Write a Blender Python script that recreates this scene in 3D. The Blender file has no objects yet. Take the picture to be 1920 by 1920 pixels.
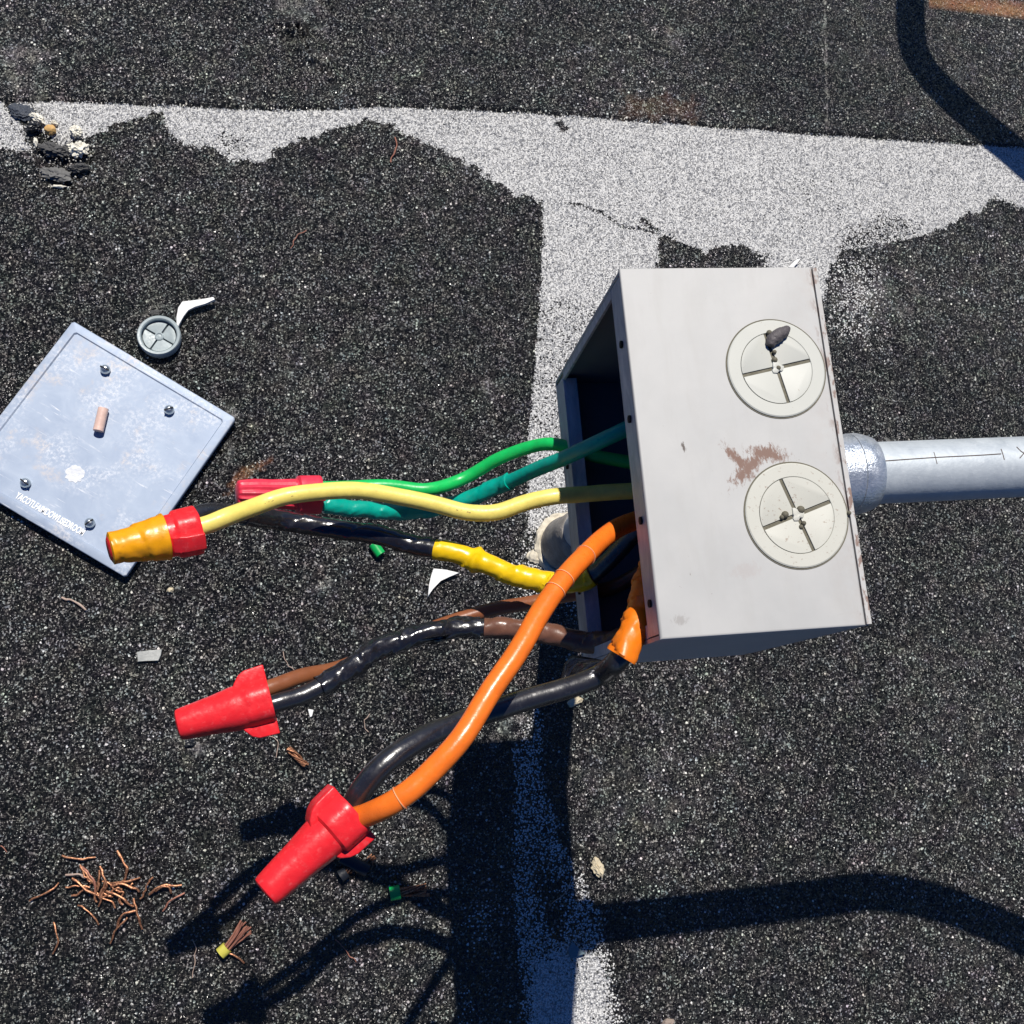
import bpy, bmesh, math, random
import numpy as np
from mathutils import Vector, Matrix, noise
random.seed(7)
C = bpy.data.collections.new('roof_scene'); bpy.context.scene.collection.children.link(C)
sc = bpy.context.scene
# ------------------------------------------------------------------ camera
CZ = .8378; FPX = 1951.1; AX, AY = -.2248, .1558
Rw = Matrix.Rotation(AX, 3, 'X') @ Matrix.Rotation(AY, 3, 'Y')      # world -> camera
cam_d = bpy.data.cameras.new('camera'); cam = bpy.data.objects.new('camera', cam_d); C.objects.link(cam)
cam_d.sensor_width = 36; cam_d.lens = 36 * FPX / 1920; cam_d.clip_start = .01; cam_d.clip_end = 2000
cam.matrix_world = Matrix.Translation((0, 0, CZ)) @ Rw.transposed().to_4x4()
sc.camera = cam
# ------------------------------------------------------------------ sky and sun
SH = Vector((-.056, -.583, -1.0))                                    # travel direction of sunlight
el = math.asin(1 / SH.length); az = math.atan2(-SH.x, -SH.y)         # azimuth of the sun from +Y
w = bpy.data.worlds.new('World'); sc.world = w; w.use_nodes = True
nt = w.node_tree; sky = nt.nodes.new('ShaderNodeTexSky'); sky.sky_type = 'NISHITA'; sky.sun_disc = False
sky.sun_elevation = el; sky.sun_rotation = az; sky.air_density = 1.0; sky.dust_density = .3; sky.ozone_density = 5.0
bg = nt.nodes['Background']; bg.inputs['Strength'].default_value = .05
hs = nt.nodes.new('ShaderNodeHueSaturation'); hs.inputs['Saturation'].default_value = 1.35; hs.inputs['Hue'].default_value = .515
nt.links.new(sky.outputs[0], hs.inputs['Color']); nt.links.new(hs.outputs[0], bg.inputs[0])
sd = bpy.data.lights.new('sun', 'SUN'); sd.energy = 5.0; sd.angle = math.radians(.55); sd.color = (1, .95, .875)
so = bpy.data.objects.new('sun', sd); C.objects.link(so); so.rotation_euler = SH.to_track_quat('-Z', 'Y').to_euler()
sc.view_settings.view_transform = 'Standard'; sc.view_settings.look = 'None'
sc.view_settings.exposure = 0; sc.view_settings.gamma = 1

# ------------------------------------------------------------------ helpers
def P(px, py, z=0.0):
    d = Rw.transposed() @ Vector(((px - 960) / FPX, -(py - 960) / FPX, -1))
    t = (z - CZ) / d.z
    return Vector((d.x * t, d.y * t, z))
def tag(o, label=None, cat=None, group=None, kind=None):
    if label: o['label'] = label
    if cat: o['category'] = cat
    if group: o['group'] = group
    if kind: o['kind'] = kind
    return o
def empty(name, loc, label, cat, group=None):
    o = bpy.data.objects.new(name, None); o.location = loc; o.empty_display_size = .01; C.objects.link(o)
    return tag(o, label, cat, group)
def link(name, bm, mat, parent=None, smooth=True, world=True, sharp=38):
    me = bpy.data.meshes.new(name); bmesh.ops.recalc_face_normals(bm, faces=bm.faces)
    bm.to_mesh(me); bm.free()
    if smooth:
        me.shade_smooth() if hasattr(me, 'shade_smooth') else None
        try: me.set_sharp_from_angle(angle=math.radians(sharp))
        except Exception: pass
    mats = mat if isinstance(mat, (list, tuple)) else [mat]
    for m in mats: me.materials.append(m)
    o = bpy.data.objects.new(name, me); C.objects.link(o)
    if parent:
        o.parent = parent
        if world:
            o.matrix_parent_inverse = PM(parent).inverted()
    return o
def PM(o):
    m = Matrix.LocRotScale(o.location, o.rotation_euler, o.scale) if o.rotation_mode != 'QUATERNION' else Matrix.LocRotScale(o.location, o.rotation_quaternion, o.scale)
    if o.parent: m = PM(o.parent) @ o.matrix_parent_inverse @ m
    return m
def centre_origin(o):
    "put a one-mesh thing's origin at its own base"
    vs = [v.co for v in o.data.vertices]
    c = Vector((sum(v.x for v in vs) / len(vs), sum(v.y for v in vs) / len(vs), min(v.z for v in vs)))
    o.data.transform(Matrix.Translation(-c)); o.location = c
    return o
def box(bm, x0, x1, y0, y1, z0, z1, M=None):
    r = bmesh.ops.create_cube(bm, size=1)
    for v in r['verts']:
        v.co = Vector(((x0 + x1) / 2 + v.co.x * (x1 - x0), (y0 + y1) / 2 + v.co.y * (y1 - y0), (z0 + z1) / 2 + v.co.z * (z1 - z0)))
        if M: v.co = M @ v.co
    return r['verts']
def prism(bm, poly, z0, z1, M=None, bev=0):
    lo = [bm.verts.new(Vector((x, y, z0))) for x, y in poly]; hi = [bm.verts.new(Vector((x, y, z1))) for x, y in poly]
    f = [bm.faces.new(lo[::-1]), bm.faces.new(hi)]
    n = len(poly)
    for i in range(n): f.append(bm.faces.new((lo[i], lo[(i + 1) % n], hi[(i + 1) % n], hi[i])))
    vs = lo + hi
    if bev:
        r = bmesh.ops.bevel(bm, geom=list({e for v in hi for e in v.link_edges if all(q in hi for q in e.verts)}), offset=bev, segments=2, affect='EDGES', profile=.6)
        vs = list(set(vs) | set(r['verts'])); vs = [v for v in vs if v.is_valid]
    if M:
        for v in vs: v.co = M @ v.co
    return vs
def lathe(bm, prof, seg=32, M=None, f=None, closed=False):
    "prof = (x, r) along +X; f(x, r, th) -> r"
    rings = []
    for i, (x, r) in enumerate(prof):
        ring = []
        for k in range(seg):
            th = 2 * math.pi * k / seg; rr = f(x, r, th) if f else r
            co = Vector((x, rr * math.cos(th), rr * math.sin(th)))
            ring.append(bm.verts.new(M @ co if M else co))
        rings.append(ring)
    for a, b in zip(rings, rings[1:]):
        for k in range(seg): bm.faces.new((a[k], a[(k + 1) % seg], b[(k + 1) % seg], b[k]))
    if not closed:
        bm.faces.new(rings[0][::-1]); bm.faces.new(rings[-1])
    return rings
def spline(pts, step=.003):
    p = [Vector(q) for q in pts]; p = [p[0] * 2 - p[1]] + p + [p[-1] * 2 - p[-2]]
    out = []
    for i in range(1, len(p) - 2):
        a, b, c, d = p[i - 1:i + 3]; n = max(2, int((c - b).length / step))
        for k in range(n):
            t = k / n
            out.append(.5 * ((2 * b) + (c - a) * t + (2 * a - 5 * b + 4 * c - d) * t * t + (3 * b - a - 3 * c + d) * t ** 3))
    out.append(p[-2]); return out
def tube(bm, path, rad, seg=16, cap=True, inner=None):
    "rad: number or f(s, u, th) with s metres along, u 0..1"
    n = len(path); T = [(path[min(i + 1, n - 1)] - path[max(i - 1, 0)]).normalized() for i in range(n)]
    L = [0]
    for a, b in zip(path, path[1:]): L.append(L[-1] + (b - a).length)
    up = Vector((0, 0, 1)) if abs(T[0].z) < .9 else Vector((1, 0, 0)); N = (up - T[0] * up.dot(T[0])).normalized(); rings = []
    for i in range(n):
        N = (N - T[i] * N.dot(T[i])).normalized(); B = T[i].cross(N); ring = []
        for k in range(seg):
            th = 2 * math.pi * k / seg; r = rad(L[i], L[i] / L[-1], th) if callable(rad) else rad
            ring.append(bm.verts.new(path[i] + (N * math.cos(th) + B * math.sin(th)) * r))
        rings.append(ring)
    for a, b in zip(rings, rings[1:]):
        for k in range(seg): bm.faces.new((a[k], a[(k + 1) % seg], b[(k + 1) % seg], b[k]))
    if cap: bm.faces.new(rings[0][::-1]); bm.faces.new(rings[-1])
    return rings
def sub(path, u0, u1):
    L = [0]
    for a, b in zip(path, path[1:]): L.append(L[-1] + (b - a).length)
    return [p for p, l in zip(path, L) if u0 <= l / L[-1] <= u1]
def upath(path, px):
    "fraction of the length at which the path passes nearest to world point px"
    L = [0]
    for a, b in zip(path, path[1:]): L.append(L[-1] + (b - a).length)
    i = min(range(len(path)), key=lambda i: (path[i] - px).length)
    return L[i] / L[-1]

# ------------------------------------------------------------------ materials
class NT:
    def __init__(s, name):
        s.m = bpy.data.materials.new(name); s.m.use_nodes = True; s.t = s.m.node_tree
        s.b = s.t.nodes['Principled BSDF']
    def n(s, typ, ins={}, **kw):
        q = s.t.nodes.new(typ)
        for k, v in kw.items(): setattr(q, k, v)
        for k, v in ins.items():
            if hasattr(v, 'is_output'): s.t.links.new(v, q.inputs[k])
            else: q.inputs[k].default_value = v
        return q
    def set(s, **kw):
        for k, v in kw.items():
            k = k.replace('_', ' ')
            if hasattr(v, 'is_output'): s.t.links.new(v, s.b.inputs[k])
            else: s.b.inputs[k].default_value = v
    def math(s, op, a, b=0.0, clamp=False):
        return s.n('ShaderNodeMath', {0: a, 1: b}, operation=op, use_clamp=clamp).outputs[0]
    def mix(s, f, a, b):
        q = s.t.nodes.new('ShaderNodeMix'); q.data_type = 'RGBA'
        for i, v in ((0, f), (6, a), (7, b)):
            if hasattr(v, 'is_output'): s.t.links.new(v, q.inputs[i])
            else: q.inputs[i].default_value = v if i == 0 else (*v[:3], 1)
        return q.outputs[2]
    def ramp(s, f, lo, hi, a=0.0, b=1.0):
        return s.n('ShaderNodeMapRange', {0: f, 1: lo, 2: hi, 3: a, 4: b}).outputs[0]
    def co(s, kind='Object', scale=None):
        o = s.n('ShaderNodeTexCoord').outputs[kind]
        if scale: o = s.n('ShaderNodeMapping', {0: o, 3: scale}).outputs[0]
        return o
    def noise(s, vec, scale, det=3, rough=.5, dist=0, out=0):
        return s.n('ShaderNodeTexNoise', {'Vector': vec, 'Scale': scale, 'Detail': det, 'Roughness': rough, 'Distortion': dist}).outputs[out]
    def bump(s, h, strength=.3, dist=.001, normal=None):
        ins = {'Height': h, 'Strength': strength, 'Distance': dist}
        if normal is not None: ins['Normal'] = normal
        return s.n('ShaderNodeBump', ins).outputs[0]
def vinyl(name, col, rough=.35, bumps=.15, bscale=600, dirt=.26, dcol=(.10, .08, .06), spec=.5, sss=0):
    t = NT(name); v = t.co()
    n1 = t.noise(v, 180, 4); n2 = t.noise(v, bscale, 4)
    d = t.ramp(t.noise(v, 320, 5, .7), .55, .8, 0, dirt)
    c = t.mix(t.ramp(n1, .35, .7), [x * .9 for x in col], [min(1, x * 1.08) for x in col])
    c = t.mix(d, c, dcol)
    t.set(Base_Color=c, Roughness=t.ramp(n2, .3, .7, rough * .8, rough * 1.3), Normal=t.bump(n2, bumps, .0006))
    t.b.inputs['Specular IOR Level'].default_value = spec
    return t.m
M_yel = vinyl('yellow_jacket', (.90, .74, .17), .38)
M_grn = vinyl('green_jacket', (.008, .52, .11), .36)
M_teal = vinyl('teal_tape', (.0, .36, .28), .34, .35, 300)
M_org = vinyl('orange_jacket', (.93, .19, .018), .3, dirt=.06)
M_orgt = vinyl('orange_tape', (.86, .20, .006), .38, .4, 260)
M_brn = vinyl('brown_jacket', (.25, .085, .035), .36)
M_brnt = vinyl('brown_tape', (.155, .07, .045), .3, .4, 260)
M_yelt = vinyl('yellow_tape', (.86, .55, .005), .3, .35, 240, dirt=.03)
M_nutt = vinyl('amber_tape', (.85, .36, .004), .33, .3, 260, dirt=.35, dcol=(.3, .07, .02))
M_blk = vinyl('black_jacket', (.016, .016, .02), .27, .6, 150, dirt=.3, dcol=(.12, .12, .135), spec=1.0)
M_blk2 = vinyl('black_tape', (.013, .013, .017), .19, 1.0, 110, dirt=.3, dcol=(.11, .11, .125), spec=.9)
M_red = vinyl('red_plastic', (.80, .022, .03), .34, .25, 420, dirt=.4, dcol=(.80, .22, .22))
M_red2 = vinyl('dull_red_plastic', (.74, .035, .075), .42, .2, 420, dirt=.05)
M_wht = vinyl('white_plastic', (.8, .8, .78), .4, .1, dirt=.04)
M_gryp = vinyl('grey_plastic', (.36, .42, .43), .45, .15, dirt=.1)
M_grnp = vinyl('green_plastic_chip', (.005, .42, .09), .35, .1)
M_ylwp = vinyl('old_yellow_plastic', (.55, .5, .08), .4, .2, dirt=.4)
M_pink = vinyl('pink_plastic', (.72, .5, .42), .5, .2, dirt=.1)
M_blkp = vinyl('black_plastic', (.015, .017, .022), .35, .2)
M_pebt = vinyl('pebble_tan', (.62, .38, .14), .7, .6, 500)
M_pebc = vinyl('pebble_cream', (.6, .52, .36), .7, .8, 500)
M_foam = vinyl('foam_white', (.8, .77, .66), .8, 1, 600, dirt=.35, dcol=(.3, .27, .2))
M_memb = vinyl('membrane_grey', (.07, .07, .07), .75, 1, 700, dirt=.6, dcol=(.3, .3, .3))
M_seal = vinyl('sealant', (.62, .56, .44), .7, 1, 300, dirt=.5, dcol=(.12, .09, .05))
M_dark = vinyl('slot_shadowed_plastic', (.13, .12, .085), .7, .3)
M_putty = vinyl('putty', (.09, .08, .085), .6, 1, 700, dirt=.6, dcol=(.3, .3, .32))
M_gask = vinyl('gasket_foam', (.02, .02, .022), .8, .5)
M_hole = vinyl('hole_black', (.01, .01, .012), .8, .2)

def copper():
    t = NT('copper'); v = t.co()
    n = t.noise(v, 900, 3); c = t.mix(t.ramp(n, .35, .65), (.17, .065, .035), (.58, .29, .16))
    t.set(Base_Color=c, Metallic=.7, Roughness=.48, Normal=t.bump(n, .3, .0005)); return t.m
M_cop = copper()
def copper_dull():
    t = NT('copper_aged'); v = t.co()
    n = t.noise(v, 500, 3); c = t.mix(n, (.25, .10, .07), (.42, .19, .13))
    t.set(Base_Color=c, Metallic=.3, Roughness=.5); return t.m
M_copd = copper_dull()
M_pale = vinyl('tarnished_strand', (.42, .31, .25), .5, .1)
def galv(name, c1, c2, r1, r2, scale, metal=.9, bs=.2):
    t = NT(name); v = t.co(); n = t.noise(v, scale, 6, .65, .6); n2 = t.noise(v, scale * 5, 4, .6)
    sc1 = t.noise(t.co(scale=(40, 900, 900)), 1, 3)
    c = t.mix(t.ramp(n, .3, .7), c1, c2); c = t.mix(t.ramp(n2, .62, .75, 0, .6), c, (.75, .76, .78))
    c = t.mix(t.ramp(sc1, .6, .8, 0, .3), c, [x * .6 for x in c1])
    t.set(Base_Color=c, Metallic=metal, Roughness=t.ramp(n, .3, .7, r1, r2), Normal=t.bump(n2, bs, .0004)); return t.m
M_pipe = galv('galvanised_conduit', (.46, .51, .55), (.58, .63, .66), .42, .56, 130, .25, .25)
M_hub = galv('zinc_nut', (.48, .55, .63), (.80, .84, .88), .22, .42, 190, .7, .8)
M_screw = galv('zinc_screw', (.5, .55, .56), (.7, .74, .74), .22, .35, 300, .9, .2)
def old_pipe():
    t = NT('weathered_pipe'); v = t.co(); n = t.noise(v, 70, 6, .7, 1)
    c = t.mix(t.ramp(n, .35, .65), (.20, .18, .16), (.34, .32, .29)); c = t.mix(t.ramp(t.noise(v, 160, 4), .6, .75), c, (.52, .46, .36))
    t.set(Base_Color=c, Roughness=.7, Normal=t.bump(n, .8, .002)); return t.m
M_oldp = old_pipe()
def paintbox():
    t = NT('grey_box_paint'); v = t.co()
    n = t.noise(v, 25, 5, .6); c = t.mix(t.ramp(n, .35, .7), (.475, .477, .465), (.53, .527, .51))
    # edge grime towards the far right edge of the face, and small chips everywhere
    x = t.n('ShaderNodeSeparateXYZ', {0: v}).outputs[0]
    y = t.n('ShaderNodeSeparateXYZ', {0: v}).outputs[1]
    g = t.math('MULTIPLY', t.ramp(x, .068, .0865, 0, 1), t.ramp(t.noise(v, 130, 6, .7), .42, .62, 0, 1))
    c = t.mix(t.math('MULTIPLY', g, .28), c, (.42, .35, .30))
    g2 = t.math('MULTIPLY', t.ramp(x, .0805, .0855, 0, 1), t.ramp(t.noise(t.co(scale=(1, .4, 1)), 260, 5, .7), .53, .59, 0, 1))
    c = t.mix(t.math('MULTIPLY', g2, .85), c, (.20, .11, .08))
    chips = t.ramp(t.math('ADD', t.noise(v, 330, 5, .75, .5), t.math('MULTIPLY', t.math('SUBTRACT', t.noise(v, 30, 2), .5), .22)), .70, .74, 0, .75)
    c = t.mix(chips, c, (.17, .13, .11))
    sc2 = t.ramp(t.noise(t.co(scale=(60, 400, 60)), 1.3, 4, .7), .66, .78, 0, .35)
    c = t.mix(sc2, c, (.36, .35, .33))
    c = t.mix(t.ramp(t.noise(t.co(scale=(14, 3, 14)), 7, 5, .65, .4), .5, .78, 0, .35), c, (.42, .41, .385))
    def spot(cx, cy, rx, ry, th, a):
        q = t.n('ShaderNodeMapping', {0: v, 1: (0, 0, 0)}, vector_type='POINT').outputs[0]
        dx = t.math('SUBTRACT', x, cx); dy = t.math('SUBTRACT', y, cy); ca, sa = math.cos(th), math.sin(th)
        u = t.math('ADD', t.math('MULTIPLY', dx, ca / rx), t.math('MULTIPLY', dy, sa / rx)); vv = t.math('ADD', t.math('MULTIPLY', dx, -sa / ry), t.math('MULTIPLY', dy, ca / ry))
        r = t.math('SQRT', t.math('ADD', t.math('MULTIPLY', u, u), t.math('MULTIPLY', vv, vv)))
        r = t.math('ADD', r, t.math('MULTIPLY', t.math('SUBTRACT', t.noise(t.co(scale=(1, .45, 1)), 650, 6, .8), .5), 4.2))
        return t.ramp(r, .55, 1.15, a, 0)
    for s in SPOTS: c = t.mix(spot(*s[:6]), c, s[6])
    t.set(Base_Color=c, Roughness=t.ramp(n, .3, .7, .52, .62), Normal=t.bump(t.noise(v, 24, 4), .35, .0016)); t.b.inputs['Specular IOR Level'].default_value = .25; return t.m
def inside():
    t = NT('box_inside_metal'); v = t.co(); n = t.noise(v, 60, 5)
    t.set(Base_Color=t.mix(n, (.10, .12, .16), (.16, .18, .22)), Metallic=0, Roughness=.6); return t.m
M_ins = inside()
def flange():
    t = NT('box_lip_metal'); v = t.co(); n = t.noise(t.co(scale=(1, .3, 1)), 160, 5, .7, .8)
    t.set(Base_Color=t.mix(t.ramp(n, .4, .65), (.40, .45, .52), (.62, .66, .70)), Metallic=.05, Roughness=.42, Normal=t.bump(n, .6, .0008)); return t.m
M_lip = flange()
def cream():
    t = NT('cream_plastic'); v = t.co(); n = t.noise(v, 90, 4)
    c = t.mix(n, (.50, .51, .465), (.55, .555, .505)); c = t.mix(t.ramp(t.noise(v, 420, 5, .7), .66, .72, 0, .55), c, (.3, .2, .13))
    t.set(Base_Color=c, Roughness=.5, Normal=t.bump(n, .1, .0005)); return t.m
M_cream = cream()
def cream_dirty():
    t = NT('cream_plastic_scuffed'); v = t.co(); n = t.noise(v, 90, 4)
    c = t.mix(n, (.51, .51, .45), (.56, .555, .49))
    y = t.n('ShaderNodeSeparateXYZ', {0: v}).outputs[1]; x = t.n('ShaderNodeSeparateXYZ', {0: v}).outputs[0]
    st = t.noise(t.co(scale=(160, 600, 1)), 1.0, 5, .7, .4)
    m = t.math('MULTIPLY', t.ramp(st, .5, .64, 0, .8), t.ramp(t.math('SUBTRACT', y, t.math('MULTIPLY', x, .35)), .004, .016, 0, 1))
    c = t.mix(m, c, (.42, .24, .15)); c = t.mix(t.ramp(t.noise(v, 520, 5, .7), .60, .68, 0, .7), c, (.25, .17, .12))
    t.set(Base_Color=c, Roughness=.55); return t.m
M_cream2 = cream_dirty()
def lidmetal():
    t = NT('zinc_cover_plate'); v = t.co()
    n = t.noise(v, 45, 6, .65, .8); fine = t.noise(v, 340, 6, .75)
    c = t.mix(t.ramp(n, .3, .7), (.31, .375, .485), (.40, .465, .565))
    sm = t.math('MULTIPLY', t.ramp(t.noise(v, 26, 3, .5, .3), .50, .66, 0, 1), t.ramp(fine, .46, .62, 0, 1))
    scr = t.ramp(t.noise(t.n('ShaderNodeMapping', {0: v, 2: (0, 0, .55), 3: (14, 190, 14)}).outputs[0], 1, 4, .7, .3), .60, .70, 0, .8)
    scr2 = t.ramp(t.noise(t.n('ShaderNodeMapping', {0: v, 2: (0, 0, -.5), 3: (20, 420, 20)}).outputs[0], 1, 3, .6, 1.2), .62, .70, 0, .7)
    rs = t.math('MULTIPLY', t.ramp(t.noise(v, 55, 2), .58, .68), t.ramp(fine, .4, .6))
    white = t.math('MAXIMUM', t.math('MULTIPLY', sm, .5), t.math('MAXIMUM', t.math('MULTIPLY', scr, t.ramp(n, .5, .65)), t.math('MULTIPLY', scr2, t.ramp(n, .5, .4))))
    c2 = t.mix(white, c, (.88, .89, .9)); c2 = t.mix(t.math('MULTIPLY', rs, .3), c2, (.65, .5, .36))
    t.set(Base_Color=c2, Metallic=t.math('SUBTRACT', .16, t.math('MULTIPLY', white, .2)), Roughness=t.math('ADD', .55, t.math('MULTIPLY', white, .1)),
          Normal=t.bump(t.noise(v, 18, 3), .25, .002, ))
    t.b.inputs['Specular IOR Level'].default_value = .2
    return t.m
M_lid = lidmetal()
def stamped():
    t = NT('stamped_metal'); v = t.co()
    t.set(Base_Color=(.86, .87, .88, 1), Metallic=.2, Roughness=.5); return t.m
M_stamp = stamped()
def rust(name, col):
    t = NT(name); t.set(Base_Color=(*col, 1), Roughness=.7); return t.m
M_pen = rust('marker_line', (.10, .07, .06))

# ------------------------------------------------------------------ ground (roof membrane)
def inv(x, y):   # world ground point -> photograph pixel, used to lay the traced paint outlines on the roof in metres
    qx = x; qy = y; qz = -CZ
    R = np.array([[Rw[i][j] for j in range(3)] for i in range(3)])
    a = R[0, 0] * qx + R[0, 1] * qy + R[0, 2] * qz; b = R[1, 0] * qx + R[1, 1] * qy + R[1, 2] * qz; c = R[2, 0] * qx + R[2, 1] * qy + R[2, 2] * qz
    return 960 + FPX * a / -c, 960 - FPX * b / -c
def W2(poly): return np.array([P(a, b)[:2] for a, b in poly])
def sdf(X, Y, poly):
    "signed distance, inside positive"
    d = np.full(X.shape, 1e9); ins = np.zeros(X.shape, bool); n = len(poly)
    for i in range(n):
        x0, y0 = poly[i]; x1, y1 = poly[(i + 1) % n]; ex, ey = x1 - x0, y1 - y0
        t = np.clip(((X - x0) * ex + (Y - y0) * ey) / (ex * ex + ey * ey + 1e-12), 0, 1)
        d = np.minimum(d, np.hypot(X - x0 - t * ex, Y - y0 - t * ey))
        cnd = ((y0 > Y) != (y1 > Y)) & (X < (x1 - x0) * (Y - y0) / (y1 - y0 + 1e-12) + x0); ins ^= cnd
    return np.where(ins, d, -d)
def vnoise(X, Y, s, seed):
    rs = np.random.RandomState(seed); g = rs.rand(64, 64); U = (X * s) % 64; V = (Y * s) % 64
    i = np.floor(U).astype(int); j = np.floor(V).astype(int); fu = U - i; fv = V - j; fu = fu * fu * (3 - 2 * fu); fv = fv * fv * (3 - 2 * fv)
    i1 = (i + 1) % 64; j1 = (j + 1) % 64; i %= 64; j %= 64
    return (g[i, j] * (1 - fu) + g[i1, j] * fu) * (1 - fv) + (g[i, j1] * (1 - fu) + g[i1, j1] * fu) * fv - .5
def axis(a, b, st, ext):
    core = np.arange(a, b + st / 2, st); out = []; s = st; x = core[-1]
    while x < ext: s *= 1.35; x += s; out.append(x)
    o2 = []; s = st; x = core[0]
    while x > -ext: s *= 1.35; x -= s; o2.append(x)
    return np.concatenate([o2[::-1], core, out])
STEP = W2([(-400, 205), (0, 192), (120, 190), (250, 195), (500, 208), (620, 206), (700, 200), (800, 203), (1000, 213), (1300, 235), (1600, 258), (1920, 277), (2300, 300)])
def make_ground():
    xs = axis(-.52, .60, .0018, 400); ys = axis(-.36, .72, .0018, 400)
    X, Y = np.meshgrid(xs, ys, indexing='ij')
    nr = lambda s, k: vnoise(X, Y, s, k)
    rag = .006 * nr(90, 1) + .005 * nr(240, 2) + .003 * nr(520, 3)
    sy = np.interp(X, STEP[:, 0], STEP[:, 1]) + .0006 * nr(60, 9)
    up = Y - sy                                                     # >0 on the overlapping sheet
    cov = np.zeros(X.shape)
    def add(poly, c, soft=.0015, r=1.0):
        nonlocal cov
        d = sdf(X, Y, W2(poly)) + rag * r; cov = np.maximum(cov, c * np.clip(d / soft * .5 + .5, 0, 1))
    def sub_(poly, c, soft=.002, r=1.0):
        nonlocal cov
        d = sdf(X, Y, W2(poly)) + rag * r; cov = cov * (1 - (1 - c) * np.clip(d / soft * .5 + .5, 0, 1))
    band = [(-500, 150), (2300, 150), (2300, 420), (1990, 398), (1920, 396), (1862, 372), (1846, 393), (1803, 409), (1750, 436), (1700, 446), (1644, 457), (1580, 473), (1553, 500), (1545, 560),
            (1440, 560), (1431, 500), (1418, 478), (1399, 462), (1352, 457), (1325, 473), (1272, 454), (1235, 441), (1228, 500), (1226, 560), (1022, 560), (1022, 378), (969, 364), (911, 328), (854, 289),
            (781, 265), (729, 234), (682, 225), (625, 242), (547, 271), (495, 301), (432, 300), (406, 284), (365, 276), (344, 266), (312, 245), (302, 213), (271, 213), (250, 224), (161, 255), (68, 284), (0, 281), (-500, 290)]
    add(band, .985)
    add([(1022, 370), (1232, 430), (1222, 640), (1200, 900), (1150, 1000), (990, 990), (990, 840), (1008, 620)], .9, .001, .25)
    add([(990, 840), (1090, 900), (1090, 1100), (985, 1100)], .45, .004)
    add([(975, 1000), (1120, 1000), (1120, 1160), (990, 1150), (930, 1080)], .22, .012)
    add([(1555, 480), (1640, 470), (1655, 560), (1630, 640), (1560, 620)], .4, .02)
    add([(1560, 600), (1700, 520), (1720, 700), (1640, 760)], .12, .03)
    # lower stripe, thin at the top and solid at the bottom
    add([(960, 1400), (1010, 1300), (1023, 1482), (1039, 1537), (1059, 1592), (1086, 1639), (1123, 1701), (1000, 1720), (960, 1600), (968, 1480)], .42, .004, .6)
    add([(1000, 1480), (1023, 1482), (1059, 1592), (1086, 1639), (1123, 1701), (1134, 1774), (1060, 1760), (1030, 1640)], .5, .004, .5)
    add([(962, 1640), (1000, 1640), (1040, 1760), (1134, 1740), (1134, 1774), (1152, 1883), (1165, 1960), (1230, 2500), (1050, 2500), (988, 1920), (972, 1800)], .62, .003, .5)
    add([(985, 1800), (1060, 1760), (1138, 1790), (1152, 1883), (1165, 1960), (1230, 2500), (1050, 2500), (990, 1920)], .975, .008, .4)
    add([(880, 1690), (925, 1670), (930, 1730), (895, 1770), (862, 1760)], .3, .01)
    add([(845, 1840), (900, 1830), (900, 1960), (850, 1960)], .18, .01)
    sub_([(1010, 1610), (1060, 1640), (1070, 1730), (1020, 1740), (985, 1670)], .35, .01)
    # bare patches
    sub_([(10, 196), (75, 205), (60, 235), (95, 262), (110, 300), (75, 292), (50, 262), (35, 225)], .05, .003)
    sub_([(425, 255), (455, 262), (445, 280), (425, 272)], .5, .008)
    sub_([(1038, 215), (1050, 222), (1062, 245), (1052, 243)], .1, .001)
    sub_([(1195, 400), (1215, 410), (1240, 432), (1228, 436), (1205, 425)], .2, .001)
    sub_([(1580, 440), (1660, 410), (1720, 420), (1650, 470), (1590, 480)], .55, .01)
    sub_([(1390, 470), (1440, 480), (1440, 500), (1400, 500)], .3, .004)
    # hairline crack through the paint
    pts = W2([(1050, 378), (1090, 385), (1130, 400), (1165, 425), (1200, 428), (1235, 440)]); 
    dd = np.full(X.shape, 9.); 
    for (a, b), (c, d) in zip(pts[:-1], pts[1:]):
        t = np.clip(((X - a) * (c - a) + (Y - b) * (d - b)) / ((c - a) ** 2 + (d - b) ** 2), 0, 1); dd = np.minimum(dd, np.hypot(X - a - t * (c - a), Y - b - t * (d - b)))
    cov *= np.where(dd + rag * .2 < .0011, .35, 1)
    cov *= np.clip(-up / .001, 0, 1)
    thin = .5 + nr(14, 21) + .6 * nr(50, 22)
    cov *= 1 - .12 * np.clip(thin, 0, 1)
    # light scuffs
    dust = np.zeros(X.shape)
    for px, py, r, a in [(450, 780, 16, .35), (545, 705, 10, .4), (400, 700, 10, .2), (600, 1100, 14, .35), (610, 1060, 10, .2), (375, 1395, 20, .25), (300, 590, 14, .3), (575, 25, 40, .2), (600, 130, 18, .12), (60, 130, 50, .2), (945, 1360, 22, .4),
                         (340, 1365, 16, .12), (1280, 70, 20, .18), (1650, 560, 50, .12), (920, 730, 14, .2), (1180, 1480, 60, .08), (600, 700, 60, .04), (1700, 100, 120, .08), (1800, 1300, 120, .05), (430, 850, 18, .2)]:
        c = P(px, py); rr = r / 2330; dust = np.maximum(dust, a * np.clip(1.4 - np.hypot(X - c.x, Y - c.y) / rr + 3 * nr(120, 31), 0, 1))
    # brown stains: smear and rusty strip
    st = np.zeros(X.shape)
    d = sdf(X, Y, W2([(425, 905), (450, 875), (510, 855), (515, 870), (470, 900), (430, 925)])) + rag * 1.2; st = np.maximum(st, .55 * np.clip(d / .004 + .3, 0, 1))
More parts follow.
